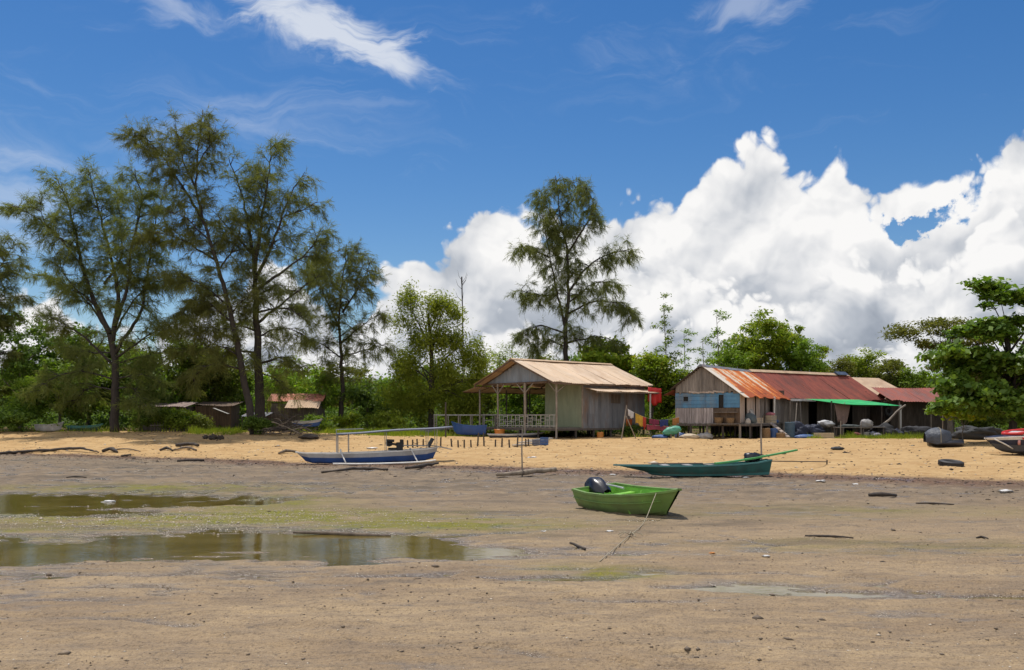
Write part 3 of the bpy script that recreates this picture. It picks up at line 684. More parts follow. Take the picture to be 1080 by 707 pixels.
    # --- whorled saplings
    def sapling(px, top, Y, label, seed, rad, first=.45):
        rng = np.random.default_rng(seed); b = foot(px, Y); H = pt(px, top, Y).z - b.z; root = thing('sapling', label, 'tree', b); w = MB()
        ST = curve_pts([(0, 0, -.1), (.06, 0, H * .5), (rng.normal() * .15, 0, H)], .4); w.tube(ST, list(np.linspace(.075, .015, len(ST))), 6); PP, NN = [], []
        z = H * first
        while z < H * .985:
            z += rng.uniform(.18, .5); a = rng.uniform(0, 6.28); L = rad * rng.uniform(.45, 1.15) * (1.0 if z < H * .8 else .7); P = [np.array([ST[min(int(z / H * (len(ST) - 1)), len(ST) - 1)][0], 0, z])]; d = np.array([math.cos(a), math.sin(a), rng.uniform(.5, 1.3)])
            for j in range(6): d = unit((d + np.array([0, 0, -.20]) + rng.normal(size=3) * .08)[None])[0]; P.append(P[-1] + d * L / 6)
            P = np.array(P); w.tube(P, list(np.linspace(.020, .006, 7)), 3, False)
            nn = int(48 * L) + 10; tq = np.clip(.30 + .70 * rng.uniform(size=nn), 0, .999) * 6; i = tq.astype(int); f = (tq - i)[:, None]
            PP.append(P[i] * (1 - f) + P[i + 1] * f + rng.normal(size=(nn, 3)) * np.array([.16, .16, .10])); NN.append(unit(np.array([0, 0, .8]) + rng.normal(size=(nn, 3)) * .5))
        w.build('trunk', bark2, root); V, F = leaves(np.concatenate(PP), np.concatenate(NN), rng.uniform(.14, .30, sum(map(len, PP))), rng, .38); mesh_np('crown', V, F, midg, root)
    sapling(702, 320, 67, 'tall thin whorled sapling right of the beige roof', 141, 1.5)
    sapling(722, 352, 69, 'smaller whorled sapling beside the tall thin one', 142, 1.3, .4)
    sapling(758, 334, 69, 'whorled sapling rising behind the peak of the blue hut', 143, 1.6)
    sapling(742, 360, 72, 'bushy sapling just left of the blue hut peak', 144, 1.7, .3)
    bl(808, 332, 82, 112, 'large rounded light green tree behind the red roof', 151, lime, per=120, size=.28, low=.1, lumps=12, n=260)
    bl(848, 350, 80, 66, 'darker tree joined to the right side of the large rounded tree', 152, midg, per=100, size=.26, low=.1)
    bl(778, 366, 78, 56, 'green tree behind the rusty striped roof', 153, midg, per=90, size=.24, low=.1)
    for px, top, Y, w_, lab, sd, mt in [(886, 374, 90, 46, 'spindly tree beyond the blue ridge cap of the red roof', 154, olive), (912, 370, 92, 52, 'yellow-green tree over the pale beige rear roof', 155, willow),
                                        (938, 374, 88, 48, 'olive tree behind the right slope of the pale rear roof', 156, olive), (962, 384, 86, 50, 'low green tree between the pale rear roof and the flat-crowned tree', 157, midg), (868, 384, 94, 44, 'small far tree in the dip right of the large rounded tree', 158, midg)]:
        bl(px, top, Y, w_, lab, sd, mt, per=70, size=.26, low=.25, limbs=22)
    # --- the big sea almond at the right and the flat-crowned tree behind it
    b = foot(1066, 48)
    def S(px, py, r, rz_, dy=0): p = pt(px, py, 48 + dy) - b; return (p.x, dy, p.z, r * 48 / FPX, r * 46 / FPX, rz_ * 48 / FPX)
    leafy('sea_almond_tree', 'large glossy-leaved tree with tiered branches at the right edge', b, 7.6,
          [S(1064, 318, 28, 10), S(1040, 302, 18, 6), S(1082, 345, 34, 16), S(1040, 350, 34, 12, -.6), S(1008, 378, 30, 14), S(1060, 385, 42, 18, -1), S(1012, 410, 32, 14, -.8), S(1052, 420, 36, 18, -1.2), S(1100, 400, 40, 30), S(1096, 432, 30, 14), S(1050, 432, 30, 9, -.8), S(1025, 398, 34, 16, .6), S(1125, 350, 40, 30, .5), S(1000, 428, 18, 7, -1.6)],
          161, gloss, bark, n=340, per=92, size=.31, cr=.47, trunk_r=.24, up=.9, fork=.42, limbs=46, aspect=.62, flat=.42)
    b = foot(1003, 58)
    def Q(px, py, r, rz_, dy=0): p = pt(px, py, 58 + dy) - b; return (p.x, dy, p.z, r * 58 / FPX, r * 52 / FPX, rz_ * 58 / FPX)
    leafy('rain_tree', 'flat-crowned olive tree spreading left behind the glossy-leaved tree', b, 7.0, [Q(962, 352, 28, 5), Q(1000, 344, 34, 8), Q(990, 366, 32, 6), Q(1030, 358, 36, 10), Q(948, 346, 14, 3), Q(1010, 385, 30, 10), Q(1040, 400, 34, 20)],
          163, olive, bark2, n=150, per=130, size=.19, cr=.60, trunk_r=.2, up=.9, fork=.5, limbs=34, aspect=.5, flat=.35)
    bl(1120, 380, 62, 120, 'dense tree at the right edge behind the glossy-leaved tree', 165, dark, per=90, size=.28, low=.02)
    bl(1035, 418, 60, 76, 'shaded understorey tree behind the covered boat', 166, dark, per=90, size=.24, low=.0)
    # --- shrubs
    sh = lambda px, top, Y, w_, lab, sd, mt, **k: bl(px, top, Y, w_, lab, sd, mt, name='shrub', cat='shrub', wood='stem', low=.0, fork=.3, limbs=8, trunk_r=.03, **k)
    sh(366, 437, 62, 28, 'small round green shrub in front of the red-roofed shack', 171, lime, per=70, size=.14, n=34, cr=.3)
    sh(410, 433, 62.5, 44, 'wide yellow-green shrub behind the canopy of the blue outrigger boat', 172, willow, per=80, size=.15, n=50, cr=.35)
    sh(272, 441, 56.8, 34, 'dark shrub around the foot of the twin sheoak trunks', 173, dark, per=80, size=.15, n=40, cr=.3)
    sh(186, 428, 61, 62, 'leafy creeper shrub spilling over the post fence', 174, midg, per=90, size=.16, n=70, cr=.35)
    sh(160, 430, 61.3, 46, 'creeper bush climbing the pale-roofed shack above the post fence', 181, dark, per=90, size=.16, n=60, cr=.35)
    sh(196, 436, 61.6, 40, 'drooping bush between the post fence and the plank shack', 182, midg, per=90, size=.16, n=50, cr=.35)
    sh(334, 438, 61.8, 26, 'bush growing over the right end of the red-roofed shack', 183, midg, per=80, size=.15, n=36, cr=.3)
    sh(214, 438, 60.5, 24, 'small dull shrub at the right end of the post fence', 175, olive, per=70, size=.14, n=26, cr=.3)
    sh(20, 428, 61, 66, 'thick shrub on the sand at the far left edge', 176, dark, per=90, size=.18, n=70, cr=.4)
    sh(722, 434, 60, 30, 'green shrub beside the left wall of the blue hut', 177, midg, per=80, size=.15, n=36, cr=.3)
    sh(698, 440, 60.5, 44, 'dark shrub behind the washing line', 178, dark, per=80, size=.16, n=45, cr=.35)
    sh(664, 448, 60, 22, 'small dark shrub behind the A-shaped washing poles', 179, dark, per=70, size=.14, n=22, cr=.3)
    bl(1016, 426, 50, 44, 'bright-leaved young sapling hanging over the covered boat', 180, lime, name='sapling', low=.52, lumps=3, per=46, size=.30, n=30, cr=.34, aspect=.6, limbs=8, trunk_r=.04)
    # --- what nobody could count: undergrowth, the wood beyond, grass
    rng = np.random.default_rng(9)
    n = 5200; X = rng.uniform(-62, 62, n); Y = y_top(X) + rng.uniform(7, 24, n); hgt = np.abs(rng.normal(size=n)) * .65 + .15
    open_ = ((X > -4) & (X < 11) & (Y < 67)) | ((X > 10) & (X < 35) & (Y < 78)); X, Y, hgt = X[~open_], Y[~open_], hgt[~open_]
    Z = terrain(X, Y)[0]; m = 14; P = np.stack([X, Y, Z + hgt], -1)[:, None] + rng.normal(size=(len(X), m, 3)) * np.array([.4, .4, .3]); P = P.reshape(-1, 3)
    V, F = leaves(P, unit(np.array([0, -.2, .7]) + rng.normal(size=P.shape) * .6), rng.uniform(.16, .34, len(P)), rng, .5)
    tag(mesh_np('undergrowth', V, F, dark), kind='stuff')
    n = 9500; X = rng.uniform(-125, 125, n); Y = rng.uniform(104, 126, n); top = 6.0 + 2.6 * fbm(X * .11, Y * .03, 4, 3) + 1.4 * fbm(X * .5, Y * .2, 2, 8); hz = top * rng.uniform(0, 1, n) ** .8
    P = np.stack([X, Y, .6 + hz], -1)[:, None] + rng.normal(size=(n, 22, 3)) * np.array([.8, .8, .45]); P = P.reshape(-1, 3)
    V, F = leaves(P, unit(np.array([0, -.3, .8]) + rng.normal(size=P.shape) * .6), rng.uniform(.35, .7, len(P)), rng, .55)
    tag(mesh_np('forest', V, F, midg), kind='stuff')
    # a dim belt of trees, all alike, between the first row and the wood
    G = 'belt of trees behind the first row'; protos = [bl(560 + 40 * i, 372, 92, 78, 'leafy tree of the dim belt between the first row and the far wood', 300 + i, m_, per=75, size=.30, low=.02, n=120, limbs=10, group=G) for i, m_ in enumerate((midg, olive, dark))]
    rg = random.Random(77)
    for i in range(20):
        px = -60 + 62 * i + rg.uniform(-18, 18); Yb = rg.uniform(84, 99)
        if 660 < px < 800 or 860 < px < 960: Yb = 99
        dup(protos[i % 3], foot(px, Yb), rg.uniform(0, 6.28), rg.uniform(.62, .92) * (1.0 if px < 560 else .82))
    gm = leafmat('grass_blades', (.130, .190, .014), (.330, .350, .036), .4, .5, .3)
    XS, YS = [], []
    def patch(px0, px1, py, dy, k, Y=None):
        c0 = at(px0, py) if Y is None else foot(px0, Y); c1 = at(px1, py) if Y is None else foot(px1, Y)
        q = rng.uniform(size=k); XS.append(c0.x + (c1.x - c0.x) * q + rng.normal(size=k) * .25); YS.append(c0.y + (c1.y - c0.y) * q + rng.normal(size=k) * dy)
    for a in [(206, 256, 457, 1.0, 8500, 59.6), (318, 352, 457, .8, 1800, 60), (340, 470, 458, 1.0, 9500, 59.6), (395, 440, 457, .8, 3000, 60.3), (470, 560, 455, 1.1, 3200, 62), (852, 962, 458, .6, 5200, 56.4), (900, 1000, 459, .5, 2600, 55.0), (660, 720, 460, .7, 900, 58.5),
              (560, 640, 450, 1.4, 3200, 66), (500, 612, 450, .9, 8500, 64.2), (0, 200, 450, 1.0, 1500, 62), (720, 800, 450, 1.6, 1400, 64)]: patch(*a)
    X = np.concatenate(XS); Y = np.concatenate(YS); gn = fbm(X * .9, Y * .9, 4, 15); keep = gn > -.10 + .22 * rng.uniform(-1, 1, len(X)); X, Y, gn = X[keep], Y[keep], gn[keep]; Z = terrain(X, Y)[0]
    V, F = blades(np.stack([X, Y, Z - .01], -1), unit(rng.normal(size=(len(X), 3)) * .42 + np.array([0, 0, 1])), rng.uniform(.12, .45, len(X)) * np.clip(.55 + 2.2 * gn, .3, 1.5), rng.uniform(.018, .045, len(X)), rng, .15)
    tag(mesh_np('grass', V, F, gm), kind='stuff')

# ------------------------------------------------------------------ huts
def corrugated(x0, x1, y0, z0, y1, z1, mat, name, parent, pitch=.16, amp=.016, th=.012, seed=0, rag=.0, sheets=.8, nx=None, sag=0.0, shear=0.0):
    """a tin slope made of lapped sheets: corrugation runs down from (y0,z0) to (y1,z1), sheets lie side by side along x"""
    rg = random.Random(seed); V, Fc = [], []
    xs = x0; k = 0
    dn = Vector((0, y1 - y0, z1 - z0)); Ls = dn.length; dn.normalize(); nrm = Vector((1, 0, 0)).cross(dn).normalized()
    if nrm.z < 0: nrm = -nrm
    while xs < x1 - .05:
        xe = min(xs + sheets, x1); ext = rg.uniform(-rag, rag) * 1.8; skew = rg.uniform(-.012, .012); bend = rg.uniform(0, .035) if rg.random() < .35 else 0; lift = .006 * (k % 2) + rg.uniform(0, .004); tilt = rg.uniform(-.002, .002)
        n = max(6, int((xe + .05 - xs) / pitch * 4)); m = 5; b = len(V)
        for side in (0, 1):
            for j in range(m + 1):
                s = j / m * (Ls + ext)
                for i in range(n + 1):
                    x = xs + (xe + .05 - xs) * i / n
                    w = amp * math.sin(2 * math.pi * x / pitch) + lift + tilt * j - side * th
                    p = Vector((x + skew * j + shear * s / Ls, y0, z0)) + dn * s + nrm * (w + bend * max(0, j - 3) ** 2 * .5 * math.sin(math.pi * i / n)); p.z += (.022 * math.sin(1.3 * x + seed) + .014 * math.sin(3.3 * x + 2 * seed)) * (.35 + .65 * s / Ls); p.z -= sag * math.sin(math.pi * min(s / Ls, 1)) * .5 + sag * math.sin(math.pi * (x - x0) / (x1 - x0))
                    V.append(p)
        q = (n + 1) * (m + 1)
        for j in range(m):
            for i in range(n):
                a = b + j * (n + 1) + i; Fc.append((a, a + 1, a + n + 2, a + n + 1)); a += q; Fc.append((a, a + n + 1, a + n + 2, a + 1))
        for i in range(n):
            a = b + m * (n + 1) + i; Fc.append((a, a + 1, a + 1 + q, a + q)); a = b + i; Fc.append((a, a + q, a + q + 1, a + 1))
        for j in range(m):
            a = b + j * (n + 1); Fc.append((a, a + n + 1, a + n + 1 + q, a + q)); a += n; Fc.append((a, a + q, a + q + n + 1, a + n + 1))
        xs = xe; k += 1
    mb = MB(); mb.v = [tuple(v) for v in V]; mb.f = Fc
    return mb.build(name, mat, parent)
def boards(mb, a, b, z0, z1, w=.18, t=.03, gap=.012, seed=0, rag=0.0, topf=None):
    """vertical boards between plan points a and b"""
    rg = random.Random(seed); a = Vector((*a, 0)); b = Vector((*b, 0)); L = (b - a).length; d = (b - a) / L; s = 0.0
    R = Matrix((d, Vector((0, 0, 1)).cross(d), Vector((0, 0, 1)))).transposed()
    while s < L - .02:
        ww = min(w * rg.uniform(.75, 1.25), L - s); c = a + d * (s + ww / 2); top = topf(s + ww / 2) if topf else z1
        lo = z0 + rg.uniform(-rag, rag); c.z = (lo + top) / 2
        off = Vector((0, 0, 1)).cross(d) * rg.uniform(-.008, .008)
        if top - lo > .05: mb.box(c + off, (max(ww - gap, .03), t, top - lo), R @ Matrix.Rotation(rg.uniform(-.008, .008), 3, 'Y'))
        s += ww
    return mb
def lap(mb, a, b, z0, z1, h=.17, t=.025, seed=0):
    """horizontal lapped boards"""
    rg = random.Random(seed); a = Vector((*a, 0)); b = Vector((*b, 0)); d = (b - a); L = d.length; d /= L
    R = Matrix((d, Vector((0, 0, 1)).cross(d), Vector((0, 0, 1)))).transposed(); z = z0
    while z < z1 - .02:
        hh = min(h, z1 - z); c = (a + b) / 2 + Vector((0, 0, 1)).cross(d) * rg.uniform(-.006, .006); c.z = z + hh / 2
        mb.box(c, (L, t, hh - .008), R @ Matrix.Rotation(.06, 3, 'X')); z += hh
    return mb

def build_houses():
    rnd = random.Random(4)
    beige = worn('roof_beige_tin', (.440, .300, .180), (.53, .375, .235), .6, (1, .35, .35), 2.4, .10, (.33, .20, .11), .7, .003)
    redtin = worn('roof_red_rust', (.175, .036, .022), (.290, .070, .042), .75, (1, .30, .30), 3.0, .10, (.085, .035, .026), .6, .004)
    greytin = worn('tin_grey', (.120, .132, .152), (.205, .215, .232), .6, (1.6, 1.6, .35), 2.2, .22, (.17, .095, .050), .75, .006)
    plank = worn('plank_grey', (.150, .128, .110), (.270, .235, .205), .85, (6, 6, .7), 2.0, .22, (.07, .055, .045), .6, .006)
    planklight = worn('plank_pale', (.34, .27, .225), (.47, .39, .33), .8, (5, 5, .7), 2.0, .14, (.20, .13, .09), .5, .005)
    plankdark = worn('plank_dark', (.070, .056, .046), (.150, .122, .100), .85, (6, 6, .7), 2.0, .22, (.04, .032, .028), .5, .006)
    plankbrown = worn('plank_brown', (.085, .055, .035), (.18, .115, .072), .85, (5, 5, .7), 2.0, .2, (.06, .04, .03), .5, .006)
    pole = worn('pole_wood', (.19, .155, .125), (.34, .29, .24), .85, (5, 5, 1), 3.0, .15, (.09, .07, .055), .5, .004)
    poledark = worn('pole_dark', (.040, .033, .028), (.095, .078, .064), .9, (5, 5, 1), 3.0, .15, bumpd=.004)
    greenwall = worn('wall_pale_green', (.235, .262, .165), (.300, .325, .215), .7, (1.2, 1.2, .35), 2.0, .06, (.16, .155, .105), .45, .003)
    bluewall = worn('wall_blue', (.060, .165, .290), (.100, .245, .390), .75, (1, 1, .6), 2.4, .14, (.17, .17, .165), .75, .004)
    bluegrey = worn('gable_blue_grey', (.215, .255, .310), (.300, .335, .385), .7, (3, 3, .5), 1.6, .08, (.13, .12, .11), .45, .003)
    white = worn('white_paint', (.62, .60, .56), (.76, .74, .70), .6, (2, 2, 1), 2.0, .04, (.35, .30, .24), .4, .002)
    greywood = worn('rail_grey', (.30, .285, .26), (.44, .42, .385), .8, (3, 3, 1), 2.5, .12, (.16, .14, .12), .4, .003)
    dark = worn('shadow_black', (.012, .011, .010), (.022, .020, .018), .9, bumpd=0)  # near-black standing in for shade in the hut openings and inside the long shed
    MATS.update(pole=pole, poledark=poledark, white=white, plank=plank, plankdark=plankdark, greywood=greywood, planklight=planklight)
    # rusty striped sheets
    m, t, b, o = newmat('roof_rust_stripes')
    tc = t.node('ShaderNodeTexCoord'); sx = t.node('ShaderNodeSeparateXYZ'); t.l.new(tc.outputs['Object'], sx.inputs[0]); X, Y, Z = sx.outputs
    st, _ = t.noise(t.comb(X, t.m('MULTIPLY', Y, .10), 0), 1.05, 2, .5); n2, _ = t.noise(tc.outputs['Object'], 2.6, 6, .68)
    edge = t.mr(Y, -.5, 1.2, .17, 0.0)
    f = t.m('ADD', t.m('MULTIPLY_ADD', t.m('SUBTRACT', n2, .5), .42, st), edge)
    f = t.m('ADD', f, t.m('MULTIPLY', t.m('LESS_THAN', X, .45), -.25))
    f = t.mr(f, .37, .60)
    col = t.ramp(f, [(0, (.64, .57, .49)), (.34, (.58, .44, .31)), (.50, (.60, .23, .060)), (.75, (.58, .145, .016)), (1, (.34, .070, .012))])
    t.l.new(col, b.inputs['Base Color']); b.inputs['Roughness'].default_value = .7
    rust = m

    # ============ the stilt house with the beige roof
    B = foot(588, 56); A = math.radians(40)
    h = thing('stilt_house', 'stilt house with beige tin roof, open porch and pale green and grey walls', 'house', B, A)
    FZ, EV, PK, W, LN = .72, 3.72, 5.22, 7.4, 8.2
    corrugated(-.75, 8.7, 3.7, PK, -.38, EV - .14, beige, 'roof', h, seed=1, rag=.06, sag=.05)
    corrugated(-.75, 8.7, 3.72, PK - .02, 5.6, PK - .80, beige, 'roof', h, seed=2, rag=.06, sheets=.9)
    corrugated(-.85, 8.7, 5.45, PK - .80, 7.75, EV - .12, beige, 'roof', h, seed=3, rag=.1, sheets=.9)
    corrugated(-.8, 7.0, 7.55, EV - .26, 9.0, 3.16, beige, 'porch_roof', h, seed=4, rag=.12, sheets=.9, sag=.05)
    mb = MB()
    for k in range(10): mb.bar((-.75 + k * 1.02, 3.45, PK + .012), (-.75 + (k + 1) * 1.02 + .04, 3.45, PK + .012 + .006 * (k % 2)), .52, .018)
    mb2 = MB().prism([(-.78, 3.95, PK - .05), (-.78, 3.45, PK - .05), (-.78, 3.7, PK + .06)], (9.5, 0, 0)); mb2.build('ridge_cap', beige, h)
    # gable infill and its timbers
    g = MB(); boards(g, (.06, .25), (.06, 7.15), EV - .02, PK, .34, .02, .006, 5, 0, lambda s: EV - .02 + (PK - EV - .12) * (1 - abs((s + .25 - 3.7) / 3.55)))
    g.build('gable', bluegrey, h)
    tm = MB(); tm.bar((-.02, -.25, EV - .1), (-.02, 7.6, EV - .1), .07, .13)
    for x in (-.70, .02): tm.bar((x, -.36, EV - .20), (x, 3.7, PK - .07), .06, .10); tm.bar((x, 7.7, EV - .18), (x, 3.7, PK - .07), .06, .10)
    tm.bar((-.7, -.33, EV - .22), (8.6, -.33, EV - .22), .05, .12); tm.bar((-.7, 7.7, EV - .26), (8.4, 7.7, EV - .26), .06, .12); tm.bar((-.7, 8.85, 3.12), (6.9, 8.85, 3.12), .06, .08)
    for k in range(6): tm.bar((.4 + k * 1.5, 7.5, EV - .28), (.4 + k * 1.5, 8.95, 3.13), .05, .08); tm.bar((.9 + k * 1.5, 3.7, PK - .1), (.9 + k * 1.5, 7.6, EV - .2), .05, .09)
    tm.bar((0, 3.56, 3.6), (8.2, 3.56, 3.6), .07, .12); tm.build('roof_timber', plankbrown, h)
    # walls
    w = MB(); boards(w, (2.18, .03), (2.18, 3.56), FZ, EV - .02, .62, .03, .004, 7); w.build('front_wall', greenwall, h)
    w = MB(); boards(w, (2.2, 0), (8.2, 0), FZ - .12, EV - .22, .40, .02, .003, 8, .03); w.build('side_wall', greytin, h)
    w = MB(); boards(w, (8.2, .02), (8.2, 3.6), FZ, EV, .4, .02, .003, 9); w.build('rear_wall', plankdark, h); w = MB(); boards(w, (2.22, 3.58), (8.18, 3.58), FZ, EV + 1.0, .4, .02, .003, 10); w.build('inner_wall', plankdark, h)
    MB().box((2.19, -.005, 2.1), (.09, .07, 3.0)).build('corner_trim', pole, h)
    for (x, z, w_, h_) in ((3.0, 1.2, .7, .8), (5.3, 2.6, .9, .6), (6.6, 1.0, .6, .5)): MB().box((x, -.03, z), (w_, .015, h_), Matrix.Rotation(.03, 3, 'Y')).build('wall_patch', rust if x > 6 else plankdark if z > 2 else greytin, h)
    # floor, stilts
    f = MB()
    for k in range(36): f.box((4.05, .1 + k * .215, FZ - .04), (8.3, .205, .04))
    f.build('floor', plank, h)
    f = MB(); f.bar((-.06, -.04, FZ - .13), (-.06, 8.0, FZ - .13), .06, .14); f.bar((-.1, -.06, FZ - .13), (8.2, -.06, FZ - .13), .05, .13)
    for y in (2, 4, 6): f.bar((0, y, FZ - .13), (8.1, y, FZ - .13), .07, .12)
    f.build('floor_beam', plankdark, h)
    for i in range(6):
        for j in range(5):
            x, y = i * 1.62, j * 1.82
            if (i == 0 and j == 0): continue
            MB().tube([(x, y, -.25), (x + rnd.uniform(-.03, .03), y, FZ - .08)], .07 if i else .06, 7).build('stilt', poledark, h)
    for y, top, r_ in ((0, EV - .1, .065), (3.04, EV - .1, .085), (5.87, EV - .1, .06), (7.87, 3.32, .06)): MB().tube([(-.1, y, -.2), (-.08, y, 1.8), (-.1, y, top)], r_, 8).build('porch_post', pole, h)
    for x, y, top in ((2.2, 7.7, 3.3), (4.4, 7.7, 3.3), (6.5, 7.7, 3.3), (2.3, 5.6, 3.6), (4.2, 3.7, 4.2)): MB().tube([(x, y, .6), (x, y, top)], .05, 6).build('porch_post', poledark, h)
    for y0, y1 in ((0, .75), (3.04, 3.85), (3.04, 2.25), (5.87, 5.2), (5.87, 6.5)): MB().bar((-.09, y0, 2.95), (-.09, y1, EV - .14), .055, .055).build('brace', pole, h)
    MB().bar((-.09, 0, 2.95), (.7, -.05, EV - .24), .055, .055).build('brace', pole, h)
    # lattice rail of the porch
    r = MB(); x = -.09
    for z in (FZ + .10, FZ + .80): r.bar((x, .05, z), (x, 5.85, z), .035, .055)
    rg = random.Random(12)
    for k in range(14):
        y = .22 + k * .42; r.bar((x - .004, y, FZ), (x - .004, y, FZ + .82), .04, .04)
        for z in sorted(rg.sample([.24, .36, .48, .60, .70], 2)): r.bar((x + .003, y + .02, FZ + z), (x + .003, y + .40, FZ + z), .03, .035)
        if k % 2: r.bar((x + .006, y + .21, FZ + .12), (x + .006, y + .21, FZ + .55), .03, .03)
    r.build('porch_rail', greywood, h)
    r = MB()
    for z in (FZ + .45, FZ + .85): r.bar((.2, 7.75, z), (6.5, 7.75, z), .04, .05)
    for k in range(9): r.bar((.2 + k * .78, 7.75, FZ), (.2 + k * .78, 7.75, FZ + .86), .045, .045)
    r.build('rear_rail', greywood, h)
    # lean-to sheet along the grey wall
    corrugated(2.3, 8.6, -.02, EV - .42, -1.15, EV - .66, beige, 'awning', h, seed=6, rag=.05)
    MB().box((7.6, -1.05, (EV - .72) / 2), (.075, .075, EV - .72 + .2)).build('awning_post', white, h)
    MB().bar((2.4, -1.1, EV - .72), (8.5, -1.1, EV - .72), .05, .06).build('awning_beam', pole, h)

    # ============ the blue hut with the striped rusty roof
    B = foot(780.5, 55); A = math.radians(55)
    h = thing('blue_hut', 'weathered blue-fronted hut on stilts under a rust-striped tin roof', 'house', B, A)
    FZ, EV, PK, PY, LN = 1.0, 2.92, 4.68, 2.5, 8.5
    corrugated(-.32, LN, PY, PK, -.42, PK - .71 * 2.92, rust, 'roof', h, pitch=.2, amp=.018, seed=11, rag=.04)
    corrugated(-.30, LN, PY + .02, PK - .02, 4.62, PK - .71 * 2.12, plankdark, 'roof', h, seed=12, rag=.08)
    corrugated(-.15, LN - 2, 4.45, 3.10, 5.2, 2.74, redtin, 'eave_flap', h, seed=13, rag=.1)
    MB().prism([(-.34, PY + .22, PK - .12), (-.34, PY - .22, PK - .12), (-.34, PY, PK + .05)], (LN + .3, 0, 0)).build('ridge_cap', greytin, h)
    g = MB(); boards(g, (-.03, .12), (-.03, 4.3), EV - .02, PK, .13, .02, .003, 15, .07, lambda s: PK - .10 - .71 * abs(s + .12 - PY)); g.build('gable', plank, h)
    g = MB()
    for k in range(7): g.bar((-.06, 1.0 + k * .33, 2.92 + .03 * math.sin(k * 2.1)), (-.065, 1.4 + k * .33, 2.96 + .04 * math.sin(k * 1.3)), .03, .10)
    g.build('gable_batten', planklight, h)
    w = MB(); MB().bar((-.035, 2.3, 1.97), (-.035, 2.3, 2.9), .05, .02).build('batten', bluewall, h); lap(w, (0, .02), (0, 1.02), 1.95, EV - .02, .24, .025, 1); lap(w, (0, 1.42), (0, 3.42), 1.95, EV - .02, .24, .025, 2); lap(w, (0, 3.78), (0, 4.34), 1.95, EV - .02, .24, .025, 3)
    lap(w, (0, 3.42), (0, 3.78), 1.95, 2.36, .2, .025, 4); lap(w, (0, 3.42), (0, 3.78), 2.70, EV - .02, .2, .025, 5); lap(w, (0, 1.02), (0, 1.42), 2.76, EV - .02, .2, .025, 6)
    w.build('front_wall', bluewall, h)
    win = MB().bar((-.02, 3.40, 2.37), (-.02, 3.80, 2.37), .06, .03).bar((-.02, 3.40, 2.69), (-.02, 3.80, 2.69), .06, .03).bar((-.018, 3.41, 2.36), (-.018, 3.41, 2.70), .05, .03).bar((-.018, 3.79, 2.36), (-.018, 3.79, 2.70), .05, .03).build('window', bluewall, h); MB().box((.06, 3.6, 2.53), (.02, .36, .3)).build('shade_panel', dark, win)  # near-black panel paints the shade inside the opening
    win = MB().bar((-.02, 1.03, 1.96), (-.02, 1.03, 2.76), .05, .03).bar((-.02, 1.41, 1.96), (-.02, 1.41, 2.76), .05, .03).build('shutter_opening', bluewall, h); MB().box((.06, 1.22, 2.36), (.02, .38, .8)).build('shade_panel', dark, win)
    w = MB(); boards(w, (.02, 1.75), (.02, 4.34), FZ - .05, 1.94, .17, .025, .016, 21, .06); w.build('lower_wall', worn('plank_lavender', (.27, .232, .225), (.42, .37, .36), .85, (6, 6, .7), 2.0, .24, (.10, .075, .07), .6, .006), h)
    w = MB(); boards(w, (.06, 0), (.06, 1.75), FZ - .02, 1.94, .3, .025, .006, 22, .02); w.build('lower_wall', plankbrown, h)
    MB().box((-.18, .9, 1.66), (.36, 1.55, .03)).build('shelf', plank, h)
    w = MB(); boards(w, (.02, -.01), (.75, -.01), FZ, EV + .0, .36, .03, .004, 23); boards(w, (1.15, -.01), (2.6, -.01), FZ, EV, .48, .03, .004, 24); w.build('side_wall', planklight, h)
    w = MB(); boards(w, (2.85, -.01), (3.5, -.01), FZ, EV, .3, .03, .004, 25); w.build('door_board', planklight, h)
    w = MB(); boards(w, (3.5, .01), (5.2, .01), FZ, EV, .2, .03, .01, 26); w.build('side_wall', plank, h)
    w = MB(); boards(w, (6.2, .01), (8.5, .01), FZ, EV, .2, .03, .01, 27); w.build('side_wall', plank, h)
    w = MB(); boards(w, (8.5, 0), (8.5, 4.3), FZ, EV + .3, .3, .03, .01, 28); boards(w, (.05, 4.34), (8.5, 4.34), FZ, EV + .3, .3, .03, .01, 29); boards(w, (.7, .25), (6.3, .25), FZ, EV, .3, .02, 0, 30); w.build('inner_wall', plankdark, h)
    f = MB()
    for k in range(18): f.box((4.3, .05 + k * .245, FZ - .05), (8.6, .235, .04))
    for k in range(3): f.box((2.8, -.14 - k * .20, FZ - .06), (5.6, .19, .04))
    f.build('floor', plank, h)
    f = MB(); f.bar((-.03, -.62, FZ - .14), (-.03, 4.4, FZ - .14), .06, .12); f.bar((0, -.66, FZ - .15), (5.6, -.66, FZ - .15), .06, .12); f.build('floor_beam', plankdark, h)
    for i in range(5):
        for j in range(5):
            x, y = i * 2.0, j * 1.08; MB().tube([(x + .02, y, -.25), (x + rnd.uniform(-.05, .05), y + rnd.uniform(-.04, .04), FZ - .08)], .075 if i == 0 else .06, 7).build('stilt', pole if i == 0 and j % 2 == 0 else poledark, h)
    for x in (.1, 1.9, 3.6, 5.4): MB().tube([(x, -.6, -.25), (x, -.6, FZ - .08)], .055, 6).build('stilt', poledark, h)
    MB().tube([(5.3, -.35, 0), (5.3, -.38, EV - .2)], .07, 7).build('porch_post', white, h)
    MB().tube([(3.62, -.3, FZ), (3.6, -.35, EV - .25)], .05, 6).build('porch_post', poledark, h)

    # ============ the long shed with the red rusted roof
    B = Vector((18.31, 61.33, ground_z(18.31, 61.33))); A = math.radians(35)
    h = thing('long_shed', 'long low shed of dark boards under a rust-red tin roof', 'shed', B, A)
    corrugated(.1, 11.6, 2.46, 4.70, -.30, 2.60, redtin, 'roof', h, pitch=.2, amp=.018, seed=31, rag=.05, sag=.05, shear=.99)
